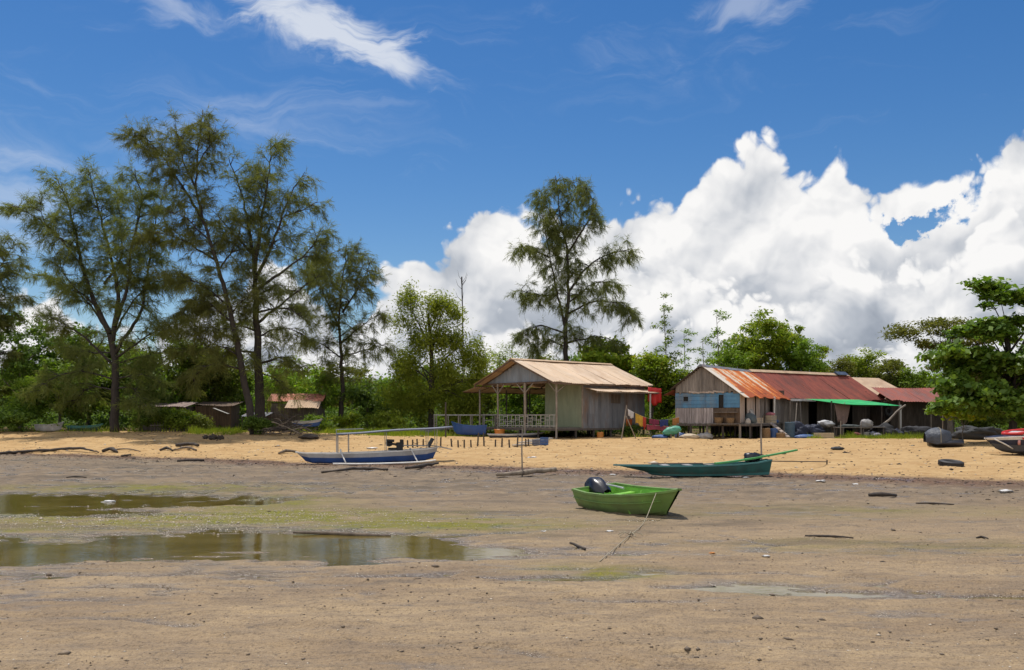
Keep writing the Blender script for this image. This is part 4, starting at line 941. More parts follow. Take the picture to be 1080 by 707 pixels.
    corrugated(.1, 11.6, 2.48, 4.68, 6.3, 2.3, redtin, 'roof', h, pitch=.2, amp=.018, seed=32, rag=.05)
    MB().prism([(.05, 2.71, 4.58), (.05, 2.21, 4.58), (.05, 2.46, 4.77)], (11.6, 0, 0)).build('ridge_cap', beige, h)
    cap = worn('cap_blue', (.045, .06, .085), (.08, .10, .14), .5, bumpd=.002)
    MB().prism([(10.0, 2.81, 4.64), (10.0, 2.06, 4.64), (10.0, 2.4, 4.90)], (1.35, 0, 0)).build('ridge_patch', cap, h)
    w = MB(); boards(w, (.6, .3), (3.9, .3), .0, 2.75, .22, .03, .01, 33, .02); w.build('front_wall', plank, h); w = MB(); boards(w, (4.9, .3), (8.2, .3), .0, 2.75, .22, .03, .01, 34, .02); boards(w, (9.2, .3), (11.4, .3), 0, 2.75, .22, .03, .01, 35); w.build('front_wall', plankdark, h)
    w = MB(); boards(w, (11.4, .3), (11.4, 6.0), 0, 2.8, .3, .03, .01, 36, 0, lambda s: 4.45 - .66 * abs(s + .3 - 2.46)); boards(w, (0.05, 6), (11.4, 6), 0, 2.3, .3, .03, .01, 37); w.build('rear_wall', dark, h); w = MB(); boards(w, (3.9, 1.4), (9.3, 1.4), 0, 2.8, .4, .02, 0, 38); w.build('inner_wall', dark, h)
    MB().box((2.5, -.33, 2.54), (2.8, .03, .16)).build('fascia', white, h)
    for x in (1.15, 6.2, 12.2): MB().tube([(x, -.22, -.1), (x, -.22, 2.60)], .055, 6).build('post', pole, h)
    # green sheet stretched out from its eave
    g = worn('tarp_green', (.020, .33, .075), (.035, .46, .115), .5, ns=1.5, bumpd=.006)
    c0, c1, c2, c3 = pt(849, 421.0, 62.2), pt(906, 421.8, 65.9), pt(951, 428.3, 62.8), pt(897, 427.3, 59.4)
    mb = MB(); rows = []
    for i in range(13):
        u = i / 12; row = []
        for j in range(9):
            v = j / 8; p = (c0 * (1 - u) + c1 * u) * (1 - v) + (c3 * u + c0 * (1 - u) if False else (c0 + (c3 - c0) * .9) * (1 - u) + c2 * u) * v
            p = p.copy(); p.z -= .22 * math.sin(math.pi * u) * math.sin(math.pi * v) + .02 * math.sin(9 * u) * math.sin(7 * v); row.append(p)
        rows.append(row)
    mb.loft(rows); aw = mb.build('green_awning', g, None, smooth=True); sol = aw.modifiers.new('thick', 'SOLIDIFY'); sol.thickness = .012
    tag(aw, 'bright green sheet stretched as an awning in front of the long red-roofed shed', 'awning')
    for px, Y, tp, lab in ((950, 62.7, 428, 'pale pole holding up the right corner of the green awning'), (877, 60.6, 424, 'dark pole under the left part of the green awning')):
        b_ = foot(px, Y); top = pt(px, tp, Y); tag(MB().tube([(b_.x, b_.y, b_.z - .2), (top.x, top.y, top.z + .06)], .06, 7).build('awning_pole', white if px > 900 else poledark), lab, 'pole')

    # ============ the pale roof behind, the red-roofed shed at its right
    B = foot(934, 70.0); B = Vector((B.x, B.y, B.z)); A = math.radians(28)
    h = thing('rear_house', 'house with a plain pale beige roof showing between the two red roofs', 'house', foot(926, 69), math.radians(-28))
    d0 = math.radians(-28); M = Matrix.Rotation(-d0, 3, 'Z'); O = foot(926, 69)
    loc = lambda px, py, Y: M @ (pt(px, py, Y) - O)
    a, b_, c, d = loc(893, 398, 73.5), loc(927, 399, 75.5), loc(957, 414.5, 72), loc(934, 424.5, 68)
    pl = MB(); n = Vector((0, 0, -.05)); pl.prism([a, b_, c, d], n); pl.prism([a + Vector((0, 0, .004)), b_ + Vector((0, 0, .004)), b_ + (b_ - c) * Vector((1, 1, 0)).length * 0 + Vector((-.5, 4.0, -2.2)), a + Vector((-.5, 4.0, -2.2))], n)
    pl.build('roof', beige, h)
    w = MB(); zb = -.1
    q = [p.copy() for p in (a * .25 + d * .75, d * .94 + b_ * .06, c * .94 + a * .06, b_ * .3 + c * .7)]
    for p0, p1 in zip(q, q[1:]): boards(w, (p0.x, p0.y), (p1.x, p1.y), zb, min(p0.z, p1.z) - .12, .3, .03, .006, 41)
    w.build('wall', plankdark, h)
    h = thing('red_roofed_shed', 'small open shed with a sagging red tin roof beside the glossy-leaved tree', 'shed', foot(941, 64.2), math.radians(4))
    corrugated(-.1, 5.6, 3.0, 3.55, -.2, 2.46, redtin, 'roof', h, pitch=.2, amp=.02, seed=51, rag=.05, sag=.06); corrugated(1.0, 5.6, 3.02, 3.52, 5.2, 2.5, redtin, 'roof', h, pitch=.2, amp=.02, seed=52, rag=.05)
    w = MB(); boards(w, (.5, 1.2), (5.4, 1.2), 0, 2.6, .22, .03, .01, 53, .02); boards(w, (5.4, 1.2), (5.4, 5), 0, 2.6, .3, .03, .01, 54); boards(w, (.5, 5), (5.4, 5), 0, 2.4, .3, .03, .01, 55); w.build('wall', plankdark, h)
    for x in (.5, 2.9, 5.2): MB().tube([(x, -.05, -.1), (x, -.05, 2.46)], .05, 6).build('post', pole, h)
    # ============ the shacks among the left trees
    h = thing('red_roofed_shack', 'small dark shack with a rusty red roof patched with pale sheets behind the wood pile', 'shack', foot(284, 62.5), math.radians(4))
    rr = worn('roof_faded_red', (.34, .105, .05), (.50, .20, .11), .75, (1, .3, .3), 2.5, .14, (.15, .06, .04), .5, .003)
    corrugated(-.3, 3.6, 2.4, 2.75, .75, 2.20, rr, 'roof', h, seed=61, rag=.08); corrugated(1.2, 3.5, .9, 2.27, -.35, 1.75, beige, 'roof', h, seed=62, rag=.15); corrugated(-.2, 3.6, 2.42, 2.73, 4.4, 2.2, rr, 'roof', h, seed=63, rag=.1)
    w = MB(); boards(w, (0, .5), (3.3, .5), 0, 2.0, .2, .03, .01, 64); boards(w, (3.3, .5), (3.3, 4), 0, 2.1, .25, .03, .01, 65); boards(w, (0, .5), (0, 4), 0, 2.1, .25, .03, .01, 66); w.build('wall', plankdark, h)
    for x in (-.1, 1.6, 3.4): MB().tube([(x, -.25, -.1), (x, -.25, 1.85)], .05, 6).build('post', poledark, h)
    h = thing('grey_lean_to', 'low grey tin lean-to against the foot of the leaning sheoak', 'shack', foot(254, 61.5), math.radians(-6))
    corrugated(0, 1.9, 1.2, 1.35, -.2, 1.05, greytin, 'roof', h, seed=67, rag=.08)
    w = MB(); boards(w, (.1, 1.0), (1.8, 1.0), 0, 1.3, .2, .03, .01, 68); w.build('wall', plankdark, h)
    for x in (.1, 1.8): MB().tube([(x, 0, -.1), (x, 0, 1.06)], .035, 6).build('post', poledark, h)
    h = thing('plank_shack', 'shaded brown plank shack with a slanting sheet between the post fence and the leaning sheoak', 'shack', foot(206, 66), math.radians(3))
    corrugated(-.2, 2.9, 2.6, 2.25, -.3, 1.90, plankbrown, 'roof', h, seed=71, rag=.1)
    w = MB(); boards(w, (0, 0), (2.6, 0), 0, 1.88, .2, .03, .01, 72); boards(w, (2.6, 0), (2.6, 2.5), 0, 1.95, .25, .03, .01, 73); boards(w, (0, 0), (0, 2.5), 0, 1.95, .25, .03, .01, 74); w.build('wall', plankbrown, h)
    MB().bar((1.5, -.5, 1.72), (2.6, -.6, 1.30), .5, .02).build('roof_sheet', greywood, h)
    h = thing('pale_roofed_shack', 'shack with a flat pale pinkish roof mostly hidden by creepers', 'shack', foot(147, 64.5), math.radians(-2))
    pink = worn('roof_pale_pink', (.24, .17, .145), (.35, .26, .225), .7, (1, .4, .4), 2.0, .1, (.22, .15, .12), .5, .003)
    corrugated(0, 3.5, 2.2, 2.15, -.4, 1.76, pink, 'roof', h, seed=81, rag=.1)
    w = MB(); boards(w, (.1, .3), (3.3, .3), 0, 1.8, .2, .03, .01, 82); boards(w, (3.3, .3), (3.3, 2.1), 0, 1.8, .25, .03, .01, 83); w.build('wall', plankdark, h)
    for x in (.1, 1.7, 3.3): MB().tube([(x, -.25, -.1), (x, -.25, 1.78)], .04, 6).build('post', poledark, h)
    # post fence
    h = thing('post_fence', 'rough dark fence of close-set posts in front of the pale-roofed shack', 'fence', foot(160, 60.2), math.radians(1))
    for k in range(15): MB().tube([(k * .2, .02 * rnd.uniform(-1, 1), -.2), (k * .2 + rnd.uniform(-.04, .04), 0, rnd.uniform(.5, .8))], .035, 6).build('post', poledark, h)
    MB().bar((-.1, -.05, .45), (2.95, -.05, .5), .05, .06).build('rail', plankdark, h)
    # jetty rail from the porch to the left
    h = thing('jetty', 'narrow wooden walkway with a grey rail running left from the porch', 'jetty', foot(458, 62.5), math.radians(-4))
    L = 4.4
    for k in range(6): MB().tube([(k * .86, 0, -.2), (k * .86, 0, 1.42)], .045, 6).build('post', pole, h); MB().tube([(k * .86, 1.0, -.2), (k * .86, 1.0, 1.40)], .045, 6).build('post', pole, h)
    MB().bar((-.05, 0, 1.42), (L, 0, 1.42), .06, .06).build('rail', greywood, h); MB().bar((-.05, 1.0, 1.40), (L, 1.0, 1.40), .06, .06).build('rail', greywood, h)
    d = MB()
    for k in range(22): d.box((.1 + k * .2, .5, .42), (.185, 1.1, .04))
    d.build('deck', plank, h)
    p = foot(470, 57.5); tag(MB().tube([(p.x, p.y, p.z - .2), (p.x, p.y + .02, p.z + 2.3)], .055, 7).build('mooring_post', poledark), 'tall dark post standing alone left of the jetty stakes', 'post')

# ------------------------------------------------------------------ boats, clutter, driftwood
def hull(st, levels, t=.035, floor_up=.10, closed_bow=True):
    """st: (x_sheer, x_bottom, half_beam_sheer, half_beam_chine, z_sheer, z_chine, z_keel) from stern to bow.
    levels: [(name, f0, f1)] bands from sheer (0) to keel (1). Returns {name: MB} and the inner shell 'lining'."""
    def side(s, f, inset=0.0, lift=0.0):
        xs, xb, bs, bc, zs, zc, zk = s
        if f <= .75: q = f / .75; x = xs + (xb - xs) * q; y = bs + (bc - bs) * q + .05 * math.sin(math.pi * q) * bs; z = zs + (zc - zs) * q
        else: q = (f - .75) / .25; x = xb; y = bc * (1 - q); z = zc + (zk - zc) * q
        return Vector((x, max(y - inset, 0), z + lift * (1 if f > .70 else 0)))
    out = {}
    for nm, f0, f1 in levels:
        mb = MB(); fs = np.linspace(f0, f1, 7)
        for sg in (1, -1):
            rows = [[Vector((p.x, sg * p.y, p.z)) for p in (side(s, f) for f in fs)] for s in st]
            mb.loft(rows if sg > 0 else [r[::-1] for r in rows])
        s = st[0]; ring = [side(s, f) for f in fs]; poly = [Vector((p.x, p.y, p.z)) for p in ring] + [Vector((p.x, -p.y, p.z)) for p in ring[::-1]]
        mb.add(poly, [tuple(range(len(poly)))])
        out[nm] = mb
    mb = MB(); fs = np.linspace(0, .80, 8)
    inn = []
    for k, s in enumerate(st):
        s2 = list(s); k2 = .0
        if k == 0: s2[0] += t; s2[1] += t
        if k == len(st) - 1: s2[0] -= t * 2; s2[1] -= t * 2
        inn.append([side(s2, f, t, floor_up) for f in fs])
    for sg in (1, -1):
        rows = [[Vector((p.x, sg * p.y, p.z)) for p in r] for r in inn]; mb.loft(rows)
    mb.loft([[Vector((r[-1].x, r[-1].y * w, r[-1].z)) for w in (1, .33, -.33, -1)] for r in inn])
    r = inn[0]; poly = list(r) + [Vector((p.x, -p.y, p.z)) for p in r[::-1]]; mb.add(poly, [tuple(range(len(poly)))])
    out['lining'] = mb
    g = MB()
    for sg in (1, -1):
        o_ = [side(s, 0) for s in st]; rows = []
        for a, b in zip(o_, inn):
            b = b[0]; rows.append([Vector((a.x, sg * (a.y + .02), a.z - .035)), Vector((a.x, sg * (a.y + .02), a.z + .012)), Vector((b.x, sg * max(b.y - .01, 0), b.z + .012)), Vector((b.x, sg * max(b.y - .01, 0), b.z - .03))])
        g.loft(rows, closed=True, caps=True)
    s = st[0]; g.box((s[0] + t / 2, 0, s[4] - .012), (t + .02, s[2] * 2, .05))
    out['gunwale'] = g
    return out

def build_things():
    pole, poledark, white, plank, plankdark, greywood = (MATS[k] for k in ('pole', 'poledark', 'white', 'plank', 'plankdark', 'greywood'))
    rnd = random.Random(21)
    P = lambda nm, c1, c2, rough=.5, **k: worn(nm, c1, c2, rough, **k)
    green = P('boat_green', (.150, .270, .062), (.205, .345, .090), .55, ns=2.2, dirt=(.15, .165, .08), dirt_amt=.6, bumpd=.003, spec=.3, tide=(.03, .22, (.105, .085, .050)))
    lime = P('boat_green_sunlit', (.205, .460, .055), (.255, .540, .080), .45, ns=1.8, dirt=(.12, .22, .06), dirt_amt=.35, bumpd=.002)  # same green as the hull, painted brighter for the sunlit inside
    black = P('cover_black', (.010, .010, .013), (.024, .024, .032), .34, ns=1.2, bumpd=.006)
    rubber = P('rubber', (.016, .016, .018), (.035, .034, .034), .7, ns=3, bumpd=.004)
    navy = P('hull_blue', (.018, .065, .235), (.030, .090, .300), .5, ns=2, dirt=(.05, .07, .12), dirt_amt=.4, bumpd=.002, tide=(-.04, .06, (.10, .085, .065)))
    palegrey = P('hull_pale', (.38, .38, .39), (.50, .50, .50), .5, ns=2, dirt=(.25, .22, .19), dirt_amt=.5, bumpd=.002)
    canopy = P('canopy_grey', (.115, .125, .165), (.185, .195, .240), .6, ns=2, bumpd=.008)
    teal = P('hull_teal', (.010, .075, .070), (.018, .110, .098), .55, ns=2.5, dirt=(.035, .055, .05), dirt_amt=.6, bumpd=.003, tide=(.02, .14, (.09, .085, .065)))
    tealband = P('hull_teal_pale', (.045, .165, .165), (.065, .210, .205), .5, ns=1.5, bumpd=.002)
    leafg = P('prow_green', (.050, .250, .060), (.080, .330, .085), .5, ns=1.5, bumpd=.002)
    red = P('paint_red', (.50, .022, .018), (.62, .035, .026), .45, ns=2, bumpd=.002)
    orange = P('paint_orange', (.50, .17, .025), (.60, .24, .045), .5, ns=2, bumpd=.002)
    rope = P('rope', (.25, .215, .145), (.36, .31, .22), .9, ns=9, bumpd=.003)
    steel = P('steel', (.30, .30, .30), (.42, .42, .42), .4, ns=4, bumpd=.001)
    drift = P('driftwood', (.110, .080, .055), (.215, .165, .120), .9, scale=(5, 5, 1), ns=2, dirt=(.05, .038, .03), dirt_amt=.6, bumpd=.015)
    palewood = P('pale_wood', (.20, .155, .11), (.36, .29, .21), .9, scale=(5, 5, 1), ns=2, dirt=(.08, .06, .045), dirt_amt=.6, bumpd=.015)
    driftdark = P('wet_wood', (.028, .021, .016), (.075, .056, .042), .8, scale=(5, 5, 1), ns=2, bumpd=.015)
    bluep = P('tarp_blue', (.030, .075, .210), (.055, .120, .300), .5, ns=2, bumpd=.015)

    # ============ green skiff on the mud
    S = Vector((1.86, 19.45, 0)); S.z = .015
    h = thing('green_skiff', 'small green motor skiff lying on the mud in the foreground', 'boat', S, math.atan2(-1.86, 1.17)); h.rotation_euler = (math.radians(4), math.radians(1.0), math.atan2(-1.86, 1.17)); h.scale = (.91, 1.0, .94)
    st = [(-.06, 0, .60, .46, .50, .05, .02), (.55, .55, .66, .51, .475, .03, .0), (1.15, 1.12, .665, .50, .485, .02, -.01), (1.75, 1.68, .58, .40, .52, .03, .0), (2.3, 2.12, .42, .25, .575, .06, .03), (2.70, 2.38, .20, .10, .63, .10, .07), (2.93, 2.50, .035, .02, .675, .14, .10)]
    H = hull(st, [('hull', 0, 1)])
    H['hull'].build('hull', green, h); H['lining'].build('lining', lime, h); H['gunwale'].build('gunwale', green, h)
    for sg in (1, -1):
        MB().tube(curve_pts([(st[k][0] * .55 + st[k][1] * .45, sg * (st[k][2] * .58 + st[k][3] * .42 + .052), st[k][4] * .60 + st[k][5] * .40) for k in range(len(st) - 1)], .2), .012, 5).build('rub_strake', green, h)
    for x, w, z in ((.62, 1.16, .34), (1.45, 1.14, .36), (2.12, .80, .42)): MB().box((x, 0, z), (.20, w, .035)).build('thwart', lime, h)
    f = MB()
    for x in (1.0, 1.78): f.tube([(x, -.52, .42), (x, -.40, .10), (x, 0, .08), (x, .40, .10), (x, .52, .42)], .022, 5)
    f.build('frame', lime, h); MB().box((.28, -.18, .14), (.34, .30, .22), Matrix.Rotation(.3, 3, 'Z')).build('locker', bluep, h)
    m = thing('outboard_motor', 'outboard motor under a glossy black cover on the green skiff', 'motor', h.matrix_basis @ Vector((0, 0, 0)), h.rotation_euler.z)
    rows = []
    for i in range(15):
        q = i / 14; x = -.31 + .70 * q; w_ = .215 * math.sin(math.pi * (.10 + .80 * q)) ** .6; tp = .50 + .215 * math.sin(math.pi * min(.12 + .86 * q, 1)) ** .8 - .10 * q; bt = .40 + .10 * max(0, .5 - q) - .05 * q
        rows.append([Vector((x, -w_ * math.cos(a_) * (1 + .06 * math.sin(4 * a_ + 11 * q)), bt + (tp - bt) * max(math.sin(a_), -.15) ** 1 * (1 + .05 * math.sin(6 * a_ + 5 * q)) if math.sin(a_) > 0 else bt - .03 + .03 * math.sin(9 * q))) for a_ in np.linspace(-.35, math.pi + .35, 19)])
    c = MB().loft(rows); c.build('cowl_cover', black, m, smooth=True)
    MB().box((-.16, 0, .22), (.14, .09, .55)).box((-.18, 0, -.02 + .06), (.20, .05, .08)).build('shaft', rubber, m, bevel=.012)
    MB().box((-.02, 0, .42), (.16, .26, .12)).build('bracket', rubber, m, bevel=.015)
    MB().tube([(.25, .04, .52), (.55, .08, .50), (.80, .10, .47)], [.022, .02, .026], 7).build('tiller', steel, m)
    hub = MB(); hub.tube([(-.28, 0, .06), (-.36, 0, .06)], .03, 8)
    for k in range(3): a = k * 2.09; hub.bar((-.32, .03 * math.cos(a), .06 + .03 * math.sin(a)), (-.32, .085 * math.cos(a), .06 + .085 * math.sin(a)), .06, .012, (1, 0, 0))
    hub.build('propeller', steel, m)
    # its painter, tied to a little anchor in the mud
    tip = h.matrix_basis @ Vector((2.55, -.30, .60)); e = at(676, 556); k_ = at(664, 566); z_ = at(632, 593)
    pts = [tip, tip * .66 + e * .34 + Vector((0, 0, -.03)), tip * .33 + e * .67 + Vector((0, 0, -.05)), e + Vector((0, 0, .01)), k_ + Vector((0, 0, .012)), at(650, 578, .012), z_ + Vector((0, 0, .0))]
    mb = MB().tube(curve_pts(pts, .15), .0075, 6); tag(mb.build('mooring_rope', rope, None, smooth=True), 'thin pale rope from the bow of the green skiff down to the mud', 'rope')
    mb = MB()
    for i in range(5): a = i * 1.26; mb.tube(curve_pts([k_ + Vector((0, 0, .02)), k_ + Vector((.10 * math.cos(a), .08 * math.sin(a), .07)), k_ + Vector((.22 * math.cos(a), .18 * math.sin(a), .015))], .05), [.008] * len(curve_pts([k_ + Vector((0, 0, .02)), k_ + Vector((.10 * math.cos(a), .08 * math.sin(a), .07)), k_ + Vector((.22 * math.cos(a), .18 * math.sin(a), .015))], .05)), 5)
    tag(mb.build('rope_tangle', rope), 'small tangle of rope lying on the mud below the green skiff bow', 'rope')
    # ============ blue outrigger boat with a canopy
    a = at(314, 489.5); b = at(462, 486); L = (b - a).length; d = (b - a).normalized(); rz = math.atan2(d.y, d.x)
    h = thing('outrigger_boat', 'blue and white outrigger boat with a long flat canopy at the tide line', 'boat', a, rz)
    h.rotation_euler = (0, -math.asin(d.z) * .6, rz)
    U = lambda q: q * L
    st = [(U(-.015), U(.05), .05, .03, .50, .16, .12), (U(.06), U(.10), .30, .20, .44, .05, .02), (U(.25), U(.26), .46, .34, .42, .01, -.02), (U(.5), U(.5), .52, .38, .44, .0, -.03), (U(.75), U(.75), .48, .34, .50, .02, -.01), (U(.92), U(.90), .32, .20, .56, .06, .04), (U(1.0), U(.965), .08, .05, .62, .18, .14)]
    H = hull(st, [('topsides', 0, .34), ('hull', .34, 1)])
    H['topsides'].build('topsides', palegrey, h); H['hull'].build('hull', navy, h); H['lining'].build('lining', palegrey, h); H['gunwale'].build('gunwale', white, h)
    mb = MB(); rows = []
    for i in range(15):
        q = .27 + i / 14 * .83; sg = .035 * math.sin(math.pi * i / 14 * 3)
        rows.append([Vector((U(q), y, 1.20 + .30 * (q - .27) + .05 * math.cos(y * 1.8) - sg * .4)) for y in (-.52, -.26, 0, .26, .52)])
    mb.loft(rows); o = mb.build('canopy', canopy, h, smooth=True); o.modifiers.new('thick', 'SOLIDIFY').thickness = .055
    for q in (.28, .355, .62, .92, .985):
        for y in (-.42, .42): MB().tube([(U(q), y * (.95 if q < .9 else .5), .42), (U(q), y, 1.18 + .30 * (q - .27))], .014, 6).build('canopy_post', greywood, h)
    f = MB()
    for y in (-.35, .35): f.tube([(U(.27), y, .45), (U(.27), y, 1.40), (U(.46), y, 1.42)], .012, 5)
    f.build('net_frame', steel, h)
    for sg in (-1, 1):
        f = MB().tube(curve_pts([(U(.24), sg * 1.05, .03), (U(.5), sg * 1.10, .0), (U(.82), sg * 1.08, .03), (U(.96), sg * 1.0, .10)], .4), .038, 7); f.build('outrigger_float', white, h, smooth=True)
    for q in (.30, .80): MB().tube(curve_pts([(U(q + .03), -1.07, .04), (U(q), -.55, .46), (U(q), 0, .56), (U(q), .55, .46), (U(q + .03), 1.07, .04)], .2), .028, 6).build('outrigger_beam', white, h, smooth=True)
    e = MB().box((U(.72), 0, .66), (.26, .26, .34)).box((U(.735), .02, .86), (.14, .16, .18)); e.tube([(U(.645), 0, .80), (U(.645), .06, .80)], .15, 14); e.tube([(U(.62), -.1, .92), (U(.68), -.1, .90)], .06, 8); e.tube([(U(.64), 0, .78), (U(.72), 0, .74)], .05, 6); e.box((U(.68), 0, .56), (.5, .12, .10)); e.build('engine', rubber, h, bevel=.012)
    MB().tube([(U(.74), 0, .7), (U(.98), -.02, .66), (U(1.10), -.05, .50)], .022, 6).build('propeller_shaft', steel, h)
    MB().box((U(.945), 0, .80), (.10, .5, .40), Matrix.Rotation(.5, 3, 'Y')).build('seat_back', black, h)
    # ============ dark green longboat
    a = at(652, 502.5); b = at(812, 502.5); L = (b - a).length; d = (b - a).normalized(); rz = math.atan2(d.y, d.x)
    h = thing('long_boat', 'dark green longboat with a bright green raised prow board', 'boat', (a + b) / 2 * 0 + a + Vector((0, 0, .02)), rz)
    st = [(U(-.03), U(.20), .02, .02, .36, .10, .06), (U(.10), U(.22), .22, .06, .345, .05, .02), (U(.26), U(.30), .38, .24, .33, .0, -.02), (U(.5), U(.52), .48, .34, .335, -.01, -.03), (U(.75), U(.76), .46, .32, .38, .0, -.02), (U(.90), U(.90), .36, .24, .44, .01, -.01), (U(1.0), U(.985), .22, .14, .52, .02, .0)]
    H = hull(st, [('topsides', 0, .60), ('hull', .60, 1)])
    H['topsides'].build('topsides', teal, h); H['hull'].build('hull', tealband, h); H['lining'].build('lining', teal, h); H['gunwale'].build('gunwale', tealband, h)
    s = st[-1]; MB().add([(s[0], s[2], s[4]), (s[0], -s[2], s[4]), (s[1], -s[3], s[5]), (s[1], s[3], s[5])], [(0, 1, 2, 3)]).build('transom', teal, h)
    pb = MB(); rows = []
    for i in range(9):
        q = .62 + i / 8 * .56; z = .40 + .42 * ((q - .62) / .56) ** 1.25; w = .13 - .05 * i / 8
        rows.append([Vector((U(q), -.30 * (1 - i / 8) - w, z - .02)), Vector((U(q), -.30 * (1 - i / 8) + w, z - .02)), Vector((U(q), -.30 * (1 - i / 8) + w, z + .03)), Vector((U(q), -.30 * (1 - i / 8) - w, z + .03))])
    pb.loft(rows, closed=True, caps=True).build('prow_board', leafg, h)
    for q in (.30, .45, .60): MB().box((U(q), 0, .34), (.22, .78, .03)).build('thwart', palegrey if q < .5 else plank, h)
    MB().tube([(U(.22), .1, .38), (U(.55), -.12, .40)], .02, 6).build('paddle', plankdark, h)
    e = MB().blob((U(.88), .02, .56), (.30, .20, .18), 8, .2, 14, 9, 2.2).build('engine', black, h, smooth=True)
    MB().tube([(U(.86), .12, .50), (U(.90), .06, .74), (U(.97), .0, .64)], .018, 6).build('engine_handle', rubber, h)
    q = at(872, 490); r0 = h.matrix_basis @ Vector((U(.99), .05, .46)); m_ = tag(MB().tube([r0, Vector((q.x, q.y, q.z + .10))], .017, 6).build('propeller_shaft_rod', driftdark), 'long thin dark rod running from the longboat stern to a short peg', 'rod')
    tag(MB().tube([q + Vector((0, 0, -.15)), q + Vector((.01, 0, .17))], .028, 6).build('peg', poledark), 'short dark peg in the sand right of the dark green longboat', 'peg')
    q = at(806, 499); tag(MB().tube([q + Vector((0, .25, -.2)), q + Vector((-.04, .25, 1.1)), q + Vector((-.03, .25, 1.95))], [.035, .03, .022], 6).build('mooring_stake', pole), 'tall thin stake planted beside the prow of the dark green longboat', 'stake')
    q = at(551, 503); tag(MB().tube([q + Vector((0, 0, -.2)), q + Vector((-.02, 0, .9)), q + Vector((0, 0, 1.65))], [.026, .022, .016], 6).build('mooring_stake', pole), 'tall thin stake rising beside the log below the stilt house', 'stake')
    # ============ boats farther off
    def simple_boat(px0, px1, py, Y, rz_, label, m1, m2, hgt, beam, name='rowing_boat', lift=0.0):
        b = foot(px0, Y); L = (px1 - px0) * Y / FPX; h = thing(name, label, 'boat', b + Vector((0, 0, lift)), rz_); u = lambda q: q * L
        st = [(u(0), u(.04), beam * .7, beam * .5, hgt * .92, .05, .02), (u(.35), u(.35), beam, beam * .7, hgt * .85, .0, -.03), (u(.7), u(.68), beam * .85, beam * .55, hgt * .95, .02, 0), (u(.9), u(.84), beam * .4, beam * .2, hgt * 1.12, .08, .05), (u(1.0), u(.90), .03, .02, hgt * 1.25, .16, .12)]
        H = hull(st, [('topsides', 0, .3), ('hull', .3, 1)]); H['topsides'].build('topsides', m2, h); H['hull'].build('hull', m1, h); H['lining'].build('lining', m2, h); H['gunwale'].build('gunwale', m2, h)
        for q in (.3, .6): MB().box((u(q), 0, hgt * .72), (.2, beam * 1.6, .03)).build('thwart', plank, h)
        return h
    simple_boat(38, 66, 455, 61.5, math.radians(6), 'pale grey dinghy pulled up under the trees at the far left', palegrey, palegrey, .52, .5)
    simple_boat(72, 108, 455, 62.5, math.radians(3), 'dark blue-green rowing boat in the shade beside the pale dinghy', teal, tealband, .42, .5)
    simple_boat(309, 341, 455, 60.8, math.radians(-6), 'slim blue and white boat beside the red-roofed shack', navy, palegrey, .45, .4, lift=.35)
    for px in (314, 334):
        c = foot(px, 60.7); h = thing('boat_trestle', ('left' if px < 320 else 'right') + ' wooden trestle under the slim blue and white boat', 'trestle', c)
        MB().box((0, 0, .31), (.1, .9, .08)).build('crossbar', plankdark, h)
        for y in (-.4, .4): MB().box((0, y, .13), (.07, .07, .40)).build('leg', plankdark, h)
    b = simple_boat(513, 477, 455, 59.5, 0, 'navy blue boat with its bow pointing left under the end of the jetty', navy, navy, .72, .6, lift=.18); b.rotation_euler = (0, 0, math.radians(182)); b.location = foot(513, 59.6) + Vector((0, 0, .16)); b.scale = (-1, 1, 1)
    b.scale = (1, 1, 1)
    for ch in b.children: ch.scale = (-1, 1, 1)
    simple_boat(432, 470, 456, 61.2, math.radians(2), 'low dark boat lying behind the canopy of the outrigger boat', navy, canopy, .36, .45)
    simple_boat(514, 574, 460, 57.8, math.radians(3), 'low dark canoe with a pale rim in the shade under the porch', P('canoe_dark', (.020, .022, .035), (.04, .042, .06), .6, ns=2, bumpd=.003), palegrey, .30, .34, name='canoe')
    # ============ speedboat at the right edge
    a = at(1040, 480); h = thing('speedboat', 'red and white speedboat with a navy bow half out of view at the right edge', 'boat', a + Vector((.1, .2, .02)), math.radians(8))
    st = [(4.3, 4.3, .80, .62, .80, .12, .02), (3.2, 3.2, .86, .66, .80, .10, .0), (2.1, 2.15, .84, .58, .80, .08, .0), (1.1, 1.25, .66, .36, .78, .10, .03), (.4, .75, .36, .14, .74, .18, .12), (-.05, .42, .04, .02, .70, .30, .26)]
    st = [(-s[0], -s[1], *s[2:]) for s in st]
    H = hull(st, [('sheer_stripe', 0, .16), ('topsides', .16, .42), ('hull', .42, 1)], closed_bow=True)
    rr = thing_ = None
    for nm, mt in (('sheer_stripe', white), ('topsides', P('navy_dark', (.012, .020, .050), (.022, .034, .075), .4, ns=2, bumpd=.002)), ('hull', P('hull_slate', (.075, .08, .095), (.12, .125, .14), .45, ns=2, bumpd=.002)), ('lining', P('lining_beige', (.36, .28, .20), (.44, .35, .26), .6, ns=2, bumpd=.002)), ('gunwale', white)):
        o = H[nm].build(nm, mt, h); o.scale = (-1, 1, 1)
    dk = MB().loft([[Vector((x, -y, z)), Vector((x, 0, z + .06)), Vector((x, y, z))] for x, y, z in ((-.02, .03, .71), (.4, .35, .75), (1.1, .64, .79), (1.5, .72, .80))]); o = dk.build('foredeck', MATS['navy_dark'], h); o.modifiers.new('thick', 'SOLIDIFY').thickness = .025
